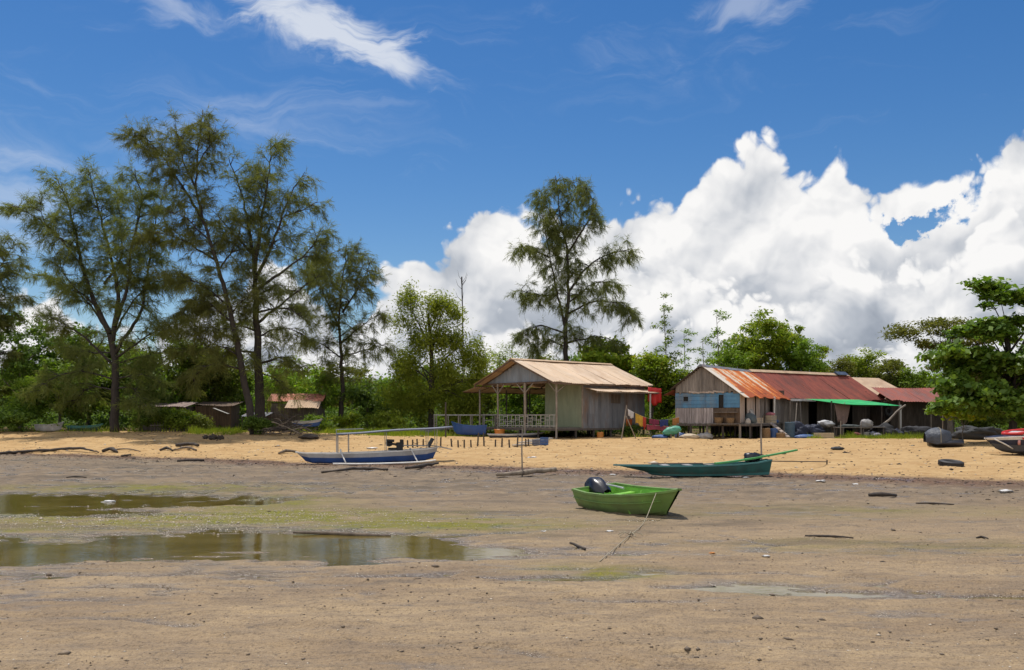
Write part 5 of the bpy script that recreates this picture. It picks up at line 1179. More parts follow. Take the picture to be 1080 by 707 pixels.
    MB().tube(curve_pts([(.95, .0, .86), (1.1, -.40, .88), (1.5, -.70, .95), (2.6, -.80, 1.04), (4.2, -.78, 1.10)], .3), .075, 7).tube(curve_pts([(.95, .0, .86), (1.1, .40, .88), (1.5, .70, .95), (2.6, .80, 1.04), (4.2, .78, 1.10)], .3), .075, 7).build('coaming', red, h, smooth=True)
    for s_ in (-1, 1):
        MB().tube(curve_pts([(.18, s_ * .30, .66), (.62, s_ * .44, .42), (.95, s_ * .42, .24)], .15), .03, 6).build('bow_stripe', white, h, smooth=True)
        MB().tube(curve_pts([(1.2, s_ * .70, .70), (2.4, s_ * .865, .70), (3.6, s_ * .87, .70), (4.3, s_ * .83, .70)], .3), .045, 6).build('rub_rail', red, h, smooth=True)
        MB().tube([(1.05, s_ * .60, .52), (1.12, s_ * .66, .52)], .11, 12).build('fender', P('fender_pink', (.50, .20, .17), (.58, .27, .23), .5, bumpd=.001) if s_ < 0 else white, h)
    MB().loft([[Vector((x, y, .93 + z)) for y in (-.7, -.35, 0, .35, .7)] for x, z in ((1.25, -.08), (1.75, .06))]).build('cabin_cover', palegrey, h)
    # ============ covered boat
    a = at(996, 471); h = thing('covered_boat', 'boat wrapped in black and blue-grey tarpaulin beside a stake on the sand', 'boat', a, math.radians(-12))
    tarp = P('tarp_grey_blue', (.035, .042, .058), (.070, .080, .102), .55, ns=2, bumpd=.04)
    lo = MB(); rows = []
    for i in range(13):
        q = i / 12; w = .62 * (math.sin(math.pi * (.08 + .86 * q))) ** .6; zt = .34 + .12 * q
        rows.append([Vector((-.75 + 1.6 * q, math.cos(a_) * w, .17 + .17 * math.sin(a_) * (1 + .2 * q) + .015 * math.sin(7 * q + 3 * a_))) for a_ in np.linspace(0, 2 * math.pi, 16, endpoint=False)])
    lo.loft(rows, closed=True, caps=True).build('hull', black, h, smooth=True)
    up = MB(); rows = []
    for i in range(14):
        q = i / 13; w = .58 * (math.sin(math.pi * (.06 + .88 * q))) ** .5; ht = .62 * (math.sin(math.pi * (.10 + .80 * q))) ** .4
        rows.append([Vector((-.92 + 1.2 * q, math.cos(a_) * w * (1 + .05 * math.sin(5 * a_ + 4 * q)), .30 + ht * max(math.sin(a_), -.25) ** 1 * (1 + .07 * math.sin(3 * a_ + 9 * q)) + .02 * math.sin(13 * q))) for a_ in np.linspace(-.3, math.pi + .3, 16)])
    up.loft(rows).build('tarpaulin', tarp, h, smooth=True)
    MB().tube(curve_pts([(-.3, -.62, .2), (-.28, -.45, .78), (-.28, 0, .95), (-.28, .45, .8), (-.3, .6, .2)], .1), .014, 5).build('lashing', rope, h)
    q = at(996, 463); tag(MB().tube([q + Vector((0, .2, -.2)), q + Vector((0, .2, 1.55))], .032, 6).build('stake', pole), 'pale stake standing up beside the tarpaulin-covered boat', 'stake')

    # ============ posts, washing, tarps
    def single(name, mb, mat, label, cat, group=None, smooth=False, bevel=0):
        return tag(mb.build(name, mat, None, smooth=smooth, bevel=bevel), label, cat, group)
    xs = [40, 78, 118, 155, 203, 345, 435, 488, 537, 592, 645, 698, 790, 843, 905, 968, 1037, 1060]
    st0 = None
    for i, x in enumerate(xs):
        px = 420 + x / 7.71; p = at(px, 471.5 + .8 * math.sin(i)); hh = .36 + .12 * rnd.random() + (.28 if x in (645, 698, 968) else 0)
        if st0 is None: st0 = MB().tube([(0, 0, -.2), (.01, 0, 1)], [.045, .04], 6).build('stake', poledark); tag(st0, 'short dark stake in the row across the sand before the porch', 'stake', 'row of short stakes in the sand'); o = st0
        else: o = st0.copy(); COL.objects.link(o)
        o.location = p; o.scale = (1, 1, hh); o.rotation_euler = (rnd.uniform(-.06, .06), rnd.uniform(-.06, .06), rnd.uniform(0, 6))
    # A-shaped washing poles and line
    a0, a1 = foot(655, 55.0), foot(671.5, 55.6); tp = pt(661, 427.5, 55.2); md = pt(660.3, 439, 55.2)
    h = thing('washing_poles', 'two pale poles leaned into an A shape holding the washing line', 'pole', a0)
    MB().tube([Vector((0, 0, -.15)), tp - a0], .038, 7).build('pole', pole, h); MB().tube([a1 - a0 + Vector((0, 0, -.15)), md - a0], .034, 7).build('pole', pole, h)
    l0 = pt(661, 431, 55.2); l1 = pt(717, 440, 56.3); line = lambda q: l0 * (1 - q) + l1 * q + Vector((0, 0, -.42 * math.sin(math.pi * q)))
    single('washing_line', MB().tube([line(i / 16) for i in range(17)], .008, 4), rope, 'sagging washing line from the A-shaped poles to the blue hut', 'rope')
    def cloth(name, p0, p1, drop, mat, label, cat='cloth', seed=0, taper=.0):
        p0, p1 = Vector(p0), Vector(p1); d = p1 - p0; nrm = Vector((-d.y, d.x, 0)).normalized(); rows = []; rg = random.Random(seed); ph = rg.uniform(0, 6)
        for j in range(7):
            v = j / 6; rows.append([p0 + d * (u / 10 * (1 - taper * v) + taper * v * .5) + Vector((0, 0, -drop * v * (1 - .12 * math.sin(u * .7 + ph)))) + nrm * (.05 * v * math.sin(u * 1.6 + ph)) for u in range(11)])
        o = MB().loft(rows).build(name, mat, None, smooth=True); o.modifiers.new('thick', 'SOLIDIFY').thickness = .008; return tag(o, label, cat)
    cl = lambda nm, c: P(nm, tuple(v * .72 for v in c), tuple(min(v, .9) for v in c), .85, ns=3, bumpd=.01)
    cloth('white_shirt', line(.02), line(.13), .42, cl('cloth_white', (.60, .58, .58)), 'white cloth nearest the A-shaped poles on the washing line', 'washing', 1, .2)
    cloth('yellow_shirt', line(.16), line(.30), .62, cl('cloth_yellow', (.55, .33, .04)), 'yellow shirt on the washing line', 'washing', 2)
    cloth('red_shorts', line(.30), line(.36), .70, cl('cloth_red', (.42, .05, .03)), 'small red cloth next to the yellow shirt on the line', 'washing', 3, .2)
    cloth('maroon_towel', line(.42), line(.60), .34, cl('cloth_maroon', (.20, .025, .06)), 'maroon towel on the washing line', 'washing', 4)
    cloth('navy_shirt', line(.62), line(.78), .40, cl('cloth_navy', (.030, .040, .16)), 'dark blue shirt on the washing line', 'washing', 5)
    cloth('pink_cloth', pt(682, 448, 56.0), pt(706, 450, 56.4), .30, cl('cloth_pink', (.38, .07, .10)), 'long pink and red cloth hung low below the washing line', 'washing', 6)
    cloth('orange_cloth', line(.86), line(.98), .42, cl('cloth_orange', (.40, .17, .05)), 'brownish orange cloth at the hut end of the washing line', 'washing', 7)
    low = single('low_line', MB().tube([pt(672, 446.5, 55.6), pt(682, 448, 56.0), pt(706, 450, 56.4), pt(716, 447, 56.6)], .008, 4), rope, 'lower line carrying the long pink and red cloth', 'rope')
    cloth('red_sheet', pt(683.5, 408.5, 60.3), pt(697.5, 410, 60.6), 1.10, red, 'large plain red sheet hanging at the right end of the beige roof', 'sheet', 8)
    # things between the two houses
    def lump(name, px, py, s, mat, label, cat, seed, lift=0.0, amp=.12, flat=-9, rz_=0, Y=None):
        p = foot(px, Y) if Y else at(px, py); o = MB().blob((0, 0, s[2] * .62 + lift), s, seed, amp, 30, 18, 1.8, crease=.24).build(name, mat, None, smooth=True); o.location = p; o.rotation_euler = (0, 0, rz_); return tag(o, label, cat)
    o = lump('green_tarp_bundle', 711, 460.5, (.58, .34, .27), P('tarp_dull_green', (.060, .245, .165), (.095, .330, .225), .5, ns=2, bumpd=.02), 'rounded bundle under a dull green tarpaulin left of the blue hut', 'bundle', 2, .32, Y=55.2); o.rotation_euler = (0, math.radians(-14), 0)
    single('bundle_stand', MB().box(foot(707, 55.2) + Vector((0, 0, .12)), (.10, .5, .40)).box(foot(711, 55.2) + Vector((0, 0, .30)), (.62, .10, .06)).box(foot(715, 55.2) + Vector((0, 0, .12)), (.08, .5, .44)), plankdark, 'dark trestle under the green tarpaulin bundle', 'trestle')
    lump('blue_tarp', 697, 461.0, (.55, .4, .16), bluep, 'crumpled dark blue tarpaulin on the sand left of the green bundle', 'tarpaulin', 4, Y=55.4)
    lump('pale_sack', 727, 461.3, (.6, .4, .20), cl('sack_pale', (.56, .46, .33)), 'pale sack slumped under the left corner of the blue hut', 'sack', 5, Y=55.6)
    lump('grey_sack', 744, 461.5, (.55, .4, .24), cl('sack_grey', (.46, .43, .40)), 'grey sack heap under the middle of the blue hut', 'sack', 6, Y=56.0)
    lump('navy_bag', 718, 460.6, (.4, .3, .22), bluep, 'blue bag beside the pale sack under the blue hut', 'bag', 7, Y=56.6)
    def hut(x, y, z):   # a place in the blue hut's frame
        o = bpy.data.objects['blue_hut']; return o.matrix_basis @ Vector((x, y, z))
    def basket(loc, r, hgt, label, mat, name='basket'):
        h = thing(name, label, name, loc); rows = [[Vector((rr_ * math.cos(a_), rr_ * math.sin(a_), z)) for a_ in np.linspace(0, 2 * math.pi, 16, endpoint=False)] for rr_, z in ((r * .72, 0), (r * .9, hgt * .4), (r, hgt), (r * .9, hgt), (r * .62, .04))]
        MB().loft(rows, closed=True, caps=True).build('body', mat, h); MB().tube([(r * math.cos(a_), r * math.sin(a_), hgt) for a_ in np.linspace(0, 2 * math.pi, 17)], r * .07, 5).build('rim', mat, h); return h
    wick = P('wicker', (.165, .095, .042), (.28, .175, .085), .8, ns=12, bumpd=.01)
    basket(hut(-.2, .55, .96), .26, .34, 'round wicker basket at the right end of the ledge under the blue wall', wick); basket(hut(-.2, 1.3, .96), .28, .36, 'round wicker basket at the left end of the ledge under the blue wall', wick)
    single('front_ledge', MB().box((0, 0, 0), (.6, 1.9, .04)), plank, 'narrow plank ledge holding two baskets on the front of the blue hut', 'ledge').matrix_basis = bpy.data.objects['blue_hut'].matrix_basis @ Matrix.Translation((-.33, .95, .93))
    def crate(loc, s, rz_, label, mat, cat='crate'):
        h = thing(cat.replace(' ', '_'), label, cat, loc, rz_); w_, d_, h_ = s; t_ = .025; b_ = MB(); b_.box((0, 0, t_ / 2), (w_, d_, t_))
        for k in range(3):
            z = h_ * (k + .5) / 3
            for y in (-1, 1): b_.box((0, y * (d_ - t_) / 2, z), (w_, t_, h_ / 3 - .015))
            for x in (-1, 1): b_.box((x * (w_ - t_) / 2, 0, z), (t_, d_ - 2 * t_, h_ / 3 - .015))
        b_.build('body', mat, h)
        MB().box((0, 0, h_ * .78), (w_ - 2.2 * t_, d_ - 2.2 * t_, .03)).build('contents', plank, h); return h
    pale = P('box_pale', (.42, .33, .22), (.52, .42, .29), .8, ns=3, bumpd=.003)
    crate(hut(1.9, -.33, .96), (1.3, .5, .36), A55 := math.radians(55), 'long pale wooden box on the side deck of the blue hut', pale, 'wooden box')
    crate(hut(4.6, -.33, .96), (1.1, .5, .52), A55, 'tan box with pink cloth on top at the ramp end of the side deck', pale, 'wooden box')
    o = lump('blue_heap', 826, 447, (.34, .3, .18), bluep, 'crumpled bright blue sheet at the far end of the side deck', 'tarpaulin', 71); o.location = hut(5.35, -.3, .95)
    o = lump('pink_bundle', 810, 450, (.3, .24, .14), cl('cloth_rose', (.50, .18, .20)), 'pink cloth bundle lying on the tan box of the side deck', 'bundle', 9); o.location = hut(4.6, -.33, 1.46)
    o = lump('dark_bundle', 800, 450, (.42, .35, .40), P('cloth_slate', (.055, .075, .085), (.10, .125, .135), .8, ns=3, bumpd=.02), 'slate grey bundle leaning on the pale side wall of the blue hut', 'bundle', 10); o.location = hut(1.1, -.24, .95)
    o = lump('white_bucket_sack', 786, 450, (.17, .17, .20), cl('sack_white', (.50, .44, .38)), 'small white sack at the corner of the side deck', 'sack', 11); o.location = hut(.3, -.4, .95)
    single('leaning_board', MB().bar(hut(1.3, -.55, .98), hut(1.7, -.08, 1.85), .22, .03), greywood, 'pale board leaning against the side wall on the deck', 'board')
    h = thing('gangplank', 'pale plank ramp with battens leading down from the side deck of the blue hut', 'ramp', hut(3.9, -.64, 0), math.radians(55))
    e_ = Vector((-.10, -1.15, .08)); s_ = Vector((0, 0, .98)); MB().bar(s_, e_, .55, .05).build('plank', MATS['planklight'], h)
    mb = MB()
    for k in range(5): p_ = s_.lerp(e_, .12 + k * .19) + Vector((.02, 0, .045)); mb.box(p_, (.52, .05, .03))
    mb.build('batten', plank, h)
    def drum(px, py, Y, r, hgt, label, mat, name='drum'):
        p = at(px, py) if Y is None else foot(px, Y); h = thing(name, label, name, p)
        rows = [[Vector((rr_ * math.cos(a_), rr_ * math.sin(a_), z)) for a_ in np.linspace(0, 2 * math.pi, 18, endpoint=False)] for rr_, z in ((r * .96, 0), (r, .03), (r, hgt * .33), (r * 1.04, hgt * .35), (r, hgt * .37), (r, hgt * .63), (r * 1.04, hgt * .65), (r, hgt * .67), (r, hgt - .03), (r * .94, hgt))]
        MB().loft(rows, closed=True, caps=True).build('body', mat, h); MB().tube([(r * .4, 0, hgt - .01), (r * .4, 0, hgt + .03)], .05, 8).build('cap', mat, h); return h
    drum(808, 0, 56.0, .26, .62, 'brown drum standing under the side deck of the blue hut', wick); drum(816, 0, 56.4, .25, .60, 'blue drum beside the brown drum under the side deck', bluep)
    drum(823.5, 0, 56.0, .27, .34, 'low tan tub at the foot of the plank ramp', wick, 'tub'); drum(833, 0, 58.2, .32, 1.0, 'tall grey-blue drum against the corner of the long red-roofed shed', P('drum_grey_blue', (.06, .10, .13), (.09, .14, .18), .6, bumpd=.003))
    drum(633, 0, 57.6, .22, .36, 'orange bucket in the shade under the stilt house', orange, 'bucket')
    basket(foot(527, 59.0), .36, .5, 'orange tub under the floor edge of the stilt house porch', orange, 'tub')
    # under the awning
    crate(foot(869, 56.2), (1.05, .6, .42), math.radians(8), 'pale wooden crate on the ground under the left part of the green awning', pale, 'crate')
    h = thing('work_table', 'long rough work table under the green awning', 'table', foot(884, 57.2), math.radians(18)); t_ = MB()
    for k in range(5): t_.box((1.7, k * .17 - .3, .72), (3.5, .16, .04))
    t_.build('table_top', plank, h)
    for x in (.1, 1.7, 3.3):
        for y in (-.3, .3): MB().box((x, y, .34), (.07, .07, .72)).build('leg', plankdark, h)
    MB().tube([(-.05, -.3, 0), (-.05, -.32, 1.15)], .04, 6).build('corner_post', pole, h)
    tb = bpy.data.objects['work_table'].matrix_basis
    o = lump('tarp_dome', 919, 450, (.46, .36, .34), P('tarp_stone', (.22, .21, .20), (.32, .30, .29), .7, ns=3, bumpd=.02), 'grey domed tarpaulin bundle on the work table', 'bundle', 14); o.location = tb @ Vector((2.2, 0, .72))
    o = lump('table_net', 895, 450, (.7, .3, .12), P('net_dark', (.05, .06, .06), (.10, .11, .10), .9, ns=8, bumpd=.02), 'dark heap of netting on the left end of the work table', 'net', 15); o.location = tb @ Vector((.9, 0, .72))
    crate(foot(913, 57.6) , (.55, .5, .42), math.radians(20), 'small grey box under the work table', greywood, 'wooden box')
    lump('blue_sheet', 850, 461, (.8, .35, .16), bluep, 'crumpled blue sheet at the foot of the long shed wall', 'tarpaulin', 16, Y=57.4)
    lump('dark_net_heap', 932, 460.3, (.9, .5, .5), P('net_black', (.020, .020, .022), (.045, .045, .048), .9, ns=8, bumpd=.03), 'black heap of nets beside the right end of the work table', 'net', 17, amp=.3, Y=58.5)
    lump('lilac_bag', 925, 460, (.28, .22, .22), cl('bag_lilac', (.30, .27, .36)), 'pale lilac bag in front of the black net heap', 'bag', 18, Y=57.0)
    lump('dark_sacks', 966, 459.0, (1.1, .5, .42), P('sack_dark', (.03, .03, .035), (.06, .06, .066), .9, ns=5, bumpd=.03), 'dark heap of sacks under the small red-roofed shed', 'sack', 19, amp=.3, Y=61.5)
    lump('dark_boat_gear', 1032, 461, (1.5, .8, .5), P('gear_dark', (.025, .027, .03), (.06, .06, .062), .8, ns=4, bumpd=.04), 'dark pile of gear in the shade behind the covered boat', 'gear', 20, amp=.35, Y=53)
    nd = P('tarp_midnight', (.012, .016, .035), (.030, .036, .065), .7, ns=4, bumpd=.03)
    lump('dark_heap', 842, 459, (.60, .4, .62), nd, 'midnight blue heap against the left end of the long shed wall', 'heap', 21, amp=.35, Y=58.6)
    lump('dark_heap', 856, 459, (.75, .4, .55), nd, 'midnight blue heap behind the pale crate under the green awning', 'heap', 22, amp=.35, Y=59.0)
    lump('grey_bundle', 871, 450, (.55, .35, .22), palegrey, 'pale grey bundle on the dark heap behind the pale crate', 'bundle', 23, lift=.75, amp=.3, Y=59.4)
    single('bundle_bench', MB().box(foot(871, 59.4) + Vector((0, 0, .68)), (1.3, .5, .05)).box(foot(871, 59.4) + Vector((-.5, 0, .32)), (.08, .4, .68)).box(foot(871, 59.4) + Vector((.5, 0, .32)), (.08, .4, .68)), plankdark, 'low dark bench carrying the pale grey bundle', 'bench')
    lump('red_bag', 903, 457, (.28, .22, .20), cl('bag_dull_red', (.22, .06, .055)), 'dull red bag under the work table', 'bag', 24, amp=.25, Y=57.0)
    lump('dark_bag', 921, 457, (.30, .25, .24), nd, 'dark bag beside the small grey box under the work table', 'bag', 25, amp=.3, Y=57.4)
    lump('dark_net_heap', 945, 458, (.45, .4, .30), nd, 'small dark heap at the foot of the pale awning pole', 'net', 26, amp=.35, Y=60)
    q = foot(908, 57.3); single('table_stake', MB().tube([q + Vector((0, 0, -.1)), q + Vector((.02, 0, 1.05))], .03, 6), pole, 'upright stake rising beside the work table under the green awning', 'stake')
    for i, (x0, x1, lab) in enumerate([(838, 840.5, 'pale pole leaning on the left end of the long shed wall'), (846, 844, 'dark pole leaning on the long shed wall'), (889, 891, 'thin pole leaning behind the hanging pink cloth')]):
        q = foot(x0, 59.2 + i * .5); single('leaning_pole', MB().tube([q + Vector((0, 0, -.05)), pt(x1, 425, 60.2 + i * .7)], .035, 6), pole if i != 1 else poledark, lab, 'pole')
    c = cl('hanging_dusty', (.30, .20, .17))
    cloth('hanging_cloth', pt(880, 426, 60.6), pt(897, 426.5, 60.9), 1.35, c, 'dusty pink cloth hanging in folds under the green awning', 'cloth', 31, .45)
    def tyre(loc, R_, r_, rot, label):
        h = thing('tyre', label, 'tyre', loc); h.rotation_euler = rot; n1, n2 = 28, 12; rows = []
        for i in range(n1 + 1):
            a_ = 2 * math.pi * i / n1; rows.append([Vector(((R_ + r_ * 1.0 * math.cos(b_)) * math.cos(a_), (R_ + r_ * math.cos(b_)) * math.sin(a_), r_ * 1.15 * math.sin(b_))) for b_ in np.linspace(.55, 2 * math.pi - .0 + .55, n2)])
        MB().loft(rows).build('casing', rubber, h, smooth=True); mb = MB()
        for i in range(36): a_ = 2 * math.pi * i / 36; mb.box(((R_ + r_ * .98) * math.cos(a_), (R_ + r_ * .98) * math.sin(a_), 0), (.02, .05, r_ * 1.5), Matrix.Rotation(a_, 3, 'Z'))
        mb.build('tread', rubber, h); return h
    p = at(1003, 491.5); tyre(p + Vector((0, 0, .09)), .33, .10, (math.radians(7), math.radians(2), 0), 'black tyre lying flat on the sand in front of the covered boat')
    p = pt(937, 434, 62.6); tyre(p, .26, .09, (math.radians(84), 0, math.radians(25)), 'black tyre hanging in the shade under the green awning')
    p = pt(937, 427, 62.6); single('tyre_rope', MB().tube([p + Vector((0, 0, .1)), pt(937, 431.5, 62.6)], .012, 5), rope, 'short cord holding the hanging tyre under the awning', 'rope')
    single('bent_branch', MB().tube(curve_pts([pt(928, 450, 61), pt(938, 443, 61.2), pt(946, 434, 61.4), pt(955, 427.5, 61.6)], .3), [.09] * 3 + [.07] * (len(curve_pts([pt(928, 450, 61), pt(938, 443, 61.2), pt(946, 434, 61.4), pt(955, 427.5, 61.6)], .3)) - 3), 7), pole, 'pale bent branch propped under the right corner of the green awning', 'branch')
    # ============ timber and driftwood
    def log(name, pts, rad, mat, label, group=None, cat='log', seed=0, n=8):
        rg = random.Random(seed); C = curve_pts(pts, .25); k = len(C)
        C[1:-1] += np.array([[rg.uniform(-1, 1), rg.uniform(-1, 1), rg.uniform(-.7, .7)] for _ in range(k - 2)]) * max(rad) * .28; rad = [q * .66 for q in rad]; rs = list(np.interp(np.linspace(0, 1, k), np.linspace(0, 1, len(rad)), rad) * np.array([rg.uniform(.78, 1.18) for _ in range(k)]))
        return single(name, MB().tube(C, rs, n), mat, label, cat, group, smooth=True)
    log('driftwood_log', [at(524, 504, .10), at(552, 503, .13), at(586, 500.5, .16)], [.09, .12, .11], palewood, 'thick pale log lying on the wet sand below the stilt house')
    log('driftwood_branch', [at(-30, 482, .05), at(22, 479, .12), at(58, 476.5, .10), at(82, 476.5, .18), at(104, 478, .04)], [.10, .13, .12, .11, .05], driftdark, 'long black waterlogged branch stretched along the tide line at the left')
    log('driftwood_branch', [at(108, 477.5, .08), at(116, 476.5, .16), at(124, 478, .05)], [.10, .16, .08], driftdark, 'short black stump at the right end of the long black branch')
    log('driftwood_branch', [at(120, 475, .04), at(134, 475, .07), at(148, 476.5, .02)], [.05, .06, .03], drift, 'thin reddish branch lying right of the black stump')
    log('driftwood_stick', [at(128, 482, .04), at(138, 481.2, .06)], [.07, .06], driftdark, 'small dark stick on the mud below the black stump')
    log('driftwood_log', [at(186, 472, .12), at(198, 471, .14), at(209, 472, .12)], [.12, .17, .1], driftdark, 'dark log topmost of the driftwood left of the outrigger boat')
    log('driftwood_log', [at(183, 476, .06), at(196, 474, .1), at(207, 476, .05)], [.07, .1, .06], drift, 'pale log lowest of the driftwood left of the outrigger boat')
    log('driftwood_log', [at(169, 476, .06), at(176, 475, .14), at(182, 476.5, .05)], [.08, .13, .06], driftdark, 'stubby dark log left of the pale driftwood log')
    log('driftwood_plank', [at(187, 487.3, .04), at(202, 487, .06), at(215, 486.6, .04)], [.07, .09, .07], driftdark, 'straight black piece of wood on the mud left of the outrigger boat')
    log('driftwood_stick', [at(70, 504.5, .02), at(80, 504, .04), at(91, 504.2, .02)], [.03, .04, .02], driftdark, 'thin dark stick on the mud above the upper tide pool')
    log('driftwood_log', [at(294, 479.5, .06), at(302, 478, .12), at(312, 478.5, .08)], [.07, .12, .09], drift, 'small brown log on the sand just left of the outrigger bow')
    log('driftwood_log', [at(339, 499.5, .04), at(358, 498.2, .07), at(378, 497, .09), at(409, 496.5, .04)], [.04, .07, .09, .05], driftdark, 'long thin dark log on the mud in front of the outrigger boat')
    log('driftwood_log', [at(428, 495.5, .05), at(444, 494.5, .10), at(462, 491.5, .10)], [.08, .11, .06], driftdark, 'gnarled dark log on the mud under the stern of the outrigger boat')
    log('driftwood_plank', [at(309, 565, .05), at(350, 566.5, .06), at(383, 568, .05), at(412, 569.5, .04)], [.03, .04, .05, .05], drift, 'long pale stick along the back edge of the lower tide pool')
    log('driftwood_stick', [at(601, 574, .02), at(609, 577, .02), at(617, 581, .02)], [.022, .034, .026], driftdark, 'short brown stick on the mud left of the mooring rope')
    log('driftwood_log', [at(916, 524, .04), at(930, 523.6, .05), at(945, 524.5, .04)], [.05, .09, .05], driftdark, 'dark lump of wood on the mud below the tyre')
    log('driftwood_stick', [at(966, 531.5, .01), at(985, 532.3, .03), at(1006, 533, .01)], [.02, .035, .02], driftdark, 'thin dark stick on the mud right of the dark lump of wood')
    log('driftwood_stick', [at(849, 566, .012), at(880, 567, .02), at(900, 568.5, .01)], [.02, .028, .014], driftdark, 'long thin twig on the mud right of the green skiff')
    log('driftwood_stick', [at(1030, 568, .01), at(1036, 567.5, .02), at(1042, 569, .01)], [.02, .03, .015], driftdark, 'curled dark twig near the right edge of the mud')
    log('driftwood_branch', [at(598, 460, .02), at(603, 462.5, .05), at(610, 461, .03), at(618, 462, .04)], [.02, .035, .03, .02], driftdark, 'crooked twig on the sand in front of the grey wall')
    for i, (px, py, s) in enumerate([(217, 463, .16), (225, 463.6, .24), (232.5, 463.6, .20)]): lump('black_lump', px, py, (s, s * .8, s * .75), driftdark, ['small black lump left of the two black lumps below the grass', 'larger black lump in the middle below the grass patch', 'rounded black lump at the right below the grass patch'][i], 'stump', 40 + i, amp=.42)
    lump('dark_object', 883, 474.5, (.30, .2, .09), rubber, 'flat dark scrap on the sand above the peg', 'scrap', 51)
    # heap of branches by the twin sheoaks: every stick is one
    rg = random.Random(8); c0 = foot(300, 55.6)
    for k in range(46):
        x = rg.uniform(-1.25, 1.25); y = rg.uniform(-.7, .7); z = max(.05, (1 - (x / 1.45) ** 2) * 1.35 * rg.uniform(.03, 1)); a_ = rg.uniform(-.7, .7) + (math.pi if rg.random() < .5 else 0); L_ = rg.uniform(.6, 1.9); ti = rg.uniform(-.5, .7)
        d_ = Vector((math.cos(a_) * math.cos(ti), math.sin(a_) * .8, math.sin(ti))); c_ = c0 + Vector((x, y, z)); p0 = c_ - d_ * L_ / 2; p1 = c_ + d_ * L_ / 2
        for p_ in (p0, p1): p_.z = max(p_.z, ground_z(p_.x, p_.y) + .03)
        r_ = rg.uniform(.025, .07); m_ = (p0 + p1) / 2 + Vector((rg.uniform(-.1, .1), 0, rg.uniform(-.05, .28)))
        log('firewood_branch', [p0, m_, p1], [r_, r_ * .9, r_ * .5], palewood if rg.random() < .4 else drift if rg.random() < .5 else driftdark, 'stick of the tangled wood pile right of the twin sheoak trunks', 'sticks of the tangled wood pile', 'stick', k, 6)
    lump('dark_scrap_heap', 326, 463.0, (.55, .3, .16), driftdark, 'low dark heap of bark at the right end of the wood pile', 'heap', 55, amp=.25)
    # timber lying by the stakes in front of the stilt house
    for i, (x0, y0, x1, y1, lab) in enumerate([(541, 471.5, 572, 469, 'long grey plank on the sand in front of the porch, nearest the water'), (548, 469, 578, 466.5, 'grey plank on the sand behind the long grey plank'), (556, 467, 582, 465, 'short grey plank nearest the porch post')]):
        a_, b_ = at(x0, y0, .09 + .02 * i), at(x1, y1, .11 + .02 * i); single('plank', MB().bar(a_, b_, .24, .05), greywood, lab, 'plank')
    crate(at(566, 470), (.4, .35, .34), .3, 'small blue-grey box among the planks before the porch', canopy, 'box'); crate(at(574, 469.5), (.34, .3, .42), .8, 'upright blue box beside the porch post', bluep, 'box')
    # litter
    scrap = P('litter_white', (.62, .60, .57), (.74, .72, .70), .6, ns=3, bumpd=.004)
    for i, (px, py, s, lab) in enumerate([(643, 561, .07, 'white scrap of litter on the mud below the green skiff'), (808, 588, .06, 'white scrap of litter on the mud in the middle right'), (115, 530, .17, 'pale stone showing above the water of the upper tide pool'), (646, 501.5, .14, 'white scrap by the left tip of the dark green longboat'), (786, 504.5, .12, 'white scrap under the hull of the dark green longboat'),
                                          (866, 508, .16, 'white scrap of litter at the tide line above the mud'), (902, 511, .10, 'small white scrap on the tide line left of the dark lump of wood'), (1060, 519, .22, 'pale scrap of litter at the tide line near the right edge'), (573, 561, .05, 'pale shell on the mud left of the green skiff'), (392, 473.5, .30, 'white plastic sheet on the sand behind the outrigger boat'), (561, 483, .22, 'pale flat scrap on the sand before the stilt house')]):
        lump('scrap', px, py, (s * .8, s * .5, s * .16), scrap, lab, 'litter', 60 + i, amp=.45)['kind'] = 'thing'
    lump('scrap', 751, 584, (.045, .03, .012), orange, 'tiny orange scrap of litter on the mud', 'litter', 80, amp=.3)['kind'] = 'thing'
    # ---- what the tide leaves: bits of leaf, shell and bark all over the flat, and wrack along the tide line
    rng = np.random.default_rng(31)
    def scatter(name, X, Y, size, flat, mat, lift=0.0):
        n = len(X); Z = terrain(X, Y)[0]; keep = Z > -.004; X, Y, Z, size = X[keep], Y[keep], Z[keep], size[keep]; n = len(X)
        base = np.array([[1, 0, 0], [-.3, .8, 0], [-.9, -.2, 0], [.1, -.9, 0], [0, 0, 1.0], [0, 0, -1.0]]); th = rng.uniform(0, 6.28, n); el = rng.uniform(.35, 1.0, n)
        V = base[None] * size[:, None, None] * rng.uniform(.6, 1.3, (n, 6, 1)); V[..., 1] *= el[:, None]; V[..., 2] *= flat
        c, s = np.cos(th)[:, None], np.sin(th)[:, None]; x = V[..., 0] * c - V[..., 1] * s; y = V[..., 0] * s + V[..., 1] * c
        V = np.stack([x + X[:, None], y + Y[:, None], V[..., 2] + (Z + size * flat * .3)[:, None]], -1)
        Fb = np.array([[0, 1, 4], [1, 2, 4], [2, 3, 4], [3, 0, 4], [1, 0, 5], [2, 1, 5], [3, 2, 5], [0, 3, 5]])
        return tag(mesh_np(name, V.reshape(-1, 3), (Fb[None] + (np.arange(n) * 6)[:, None, None]).reshape(-1, 3), mat), kind='stuff')
    def fan(n, y0, y1, pw=1.0): Y = y0 + (y1 - y0) * rng.uniform(size=n) ** pw; return rng.uniform(-.66, .66, n) * Y, Y
    dk = P('debris_dark', (.030, .022, .016), (.085, .060, .042), .8, ns=2, island=.5, bumpd=0); pl = P('debris_pale', (.38, .31, .23), (.60, .52, .42), .7, ns=2, island=.3, bumpd=0); md = P('mud_crumbs', (.120, .090, .064), (.225, .170, .118), .85, ns=2, island=.3, bumpd=0)
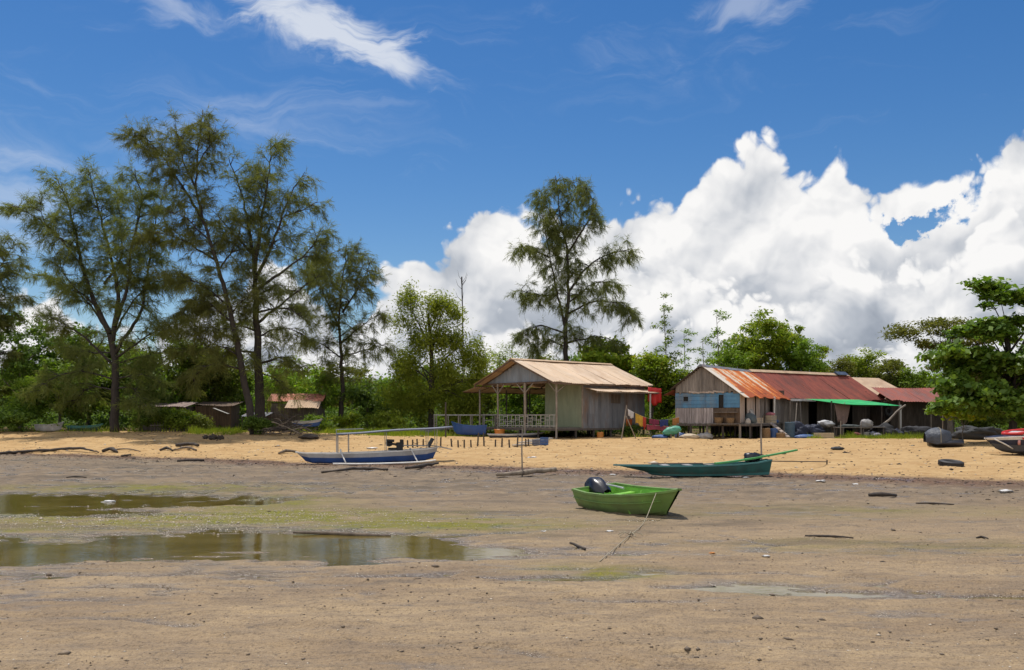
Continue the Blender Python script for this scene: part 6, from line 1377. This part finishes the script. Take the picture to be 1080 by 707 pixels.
    X, Y = fan(12000, 5.5, 34, 1.25); k = fbm(X * .5, Y * .9, 3, 91) > -.10; X, Y = X[k], Y[k]; scatter('dark_debris', X, Y, np.exp(rng.normal(-4.85, .50, len(X))), .28, dk)
    n = 3200; X = rng.uniform(-24, 18, n); Y = y_shore(X) - np.abs(rng.normal(size=n)) * 6 - .5; k = fbm(X * .4, Y * .6, 3, 97) > -.05; X, Y = X[k], Y[k]; scatter('far_debris', X, Y, np.exp(rng.normal(-3.75, .45, len(X))), .45, md)
    X, Y = fan(5200, 5.5, 34, 1.2); scatter('shell_debris', X, Y, np.exp(rng.normal(-4.95, .5, len(X))), .5, pl)
    X, Y = fan(6000, 5.5, 24, 1.3); k = fbm(X * .8, Y * 1.4, 3, 95) > -.06; X, Y = X[k], Y[k]; scatter('mud_crumbs', X, Y, np.exp(rng.normal(-4.5, .55, len(X))), .40, md)
    n = 11000; X = rng.uniform(-30, 24, n); Y = y_shore(X) + rng.normal(size=n) * 1.1 - 1.3 + fbm(X * .35, Y_ := y_shore(X) * .35, 3, 5) * 1.6; scatter('tide_wrack', X, Y, np.exp(rng.normal(-3.75, .55, n)), .25, dk)
    n = 2600; X = rng.uniform(-34, 26, n); Y = y_shore(X) + rng.uniform(.5, 26, n); k = Y < y_top(X); scatter('beach_debris', X[k], Y[k], np.exp(rng.normal(-3.1, .45, k.sum())), .3, dk)
    n = 420; X = rng.uniform(-34, 26, n); Y = y_shore(X) + np.abs(rng.normal(size=n)) * 9; k = Y < y_top(X); scatter('pale_beach_debris', X[k], Y[k], np.exp(rng.normal(-3.1, .5, k.sum())), .3, pl)
    n = 6500; X = rng.normal(-6.4, 3.0, n); Y = rng.normal(17.0, 1.1, n); scatter('algae_specks', X, Y, np.exp(rng.normal(-4.4, .4, n)), .5, pl)  # pale specks scattered over the algae


def nest():
    """pieces that belong to one part hang under that part"""
    stem = lambda o: o.name.split('.')[0]
    for root, pairs in {'stilt_house': {'ridge_cap': 'roof', 'wall_patch': 'side_wall', 'corner_trim': 'front_wall', 'awning_post': 'awning', 'awning_beam': 'awning', 'floor_beam': 'floor'},
                        'blue_hut': {'ridge_cap': 'roof', 'gable_batten': 'gable', 'shelf': 'lower_wall', 'batten': 'front_wall', 'floor_beam': 'floor'},
                        'long_shed': {'ridge_cap': 'roof', 'ridge_patch': 'roof', 'fascia': 'roof'}, 'outrigger_boat': {'canopy_post': 'canopy', 'net_frame': 'canopy', 'propeller_shaft': 'engine'},
                        'outboard_motor': {'propeller': 'shaft'}, 'long_boat': {'engine_handle': 'engine'}, 'covered_boat': {'lashing': 'tarpaulin'}, 'jetty': {}}.items():
        r = bpy.data.objects[root]; kids = list(r.children)
        for c in kids:
            if stem(c) in pairs:
                c.parent = next(k for k in kids if stem(k) == pairs[stem(c)])

build_ground(); build_trees(); build_houses(); build_things(); nest()
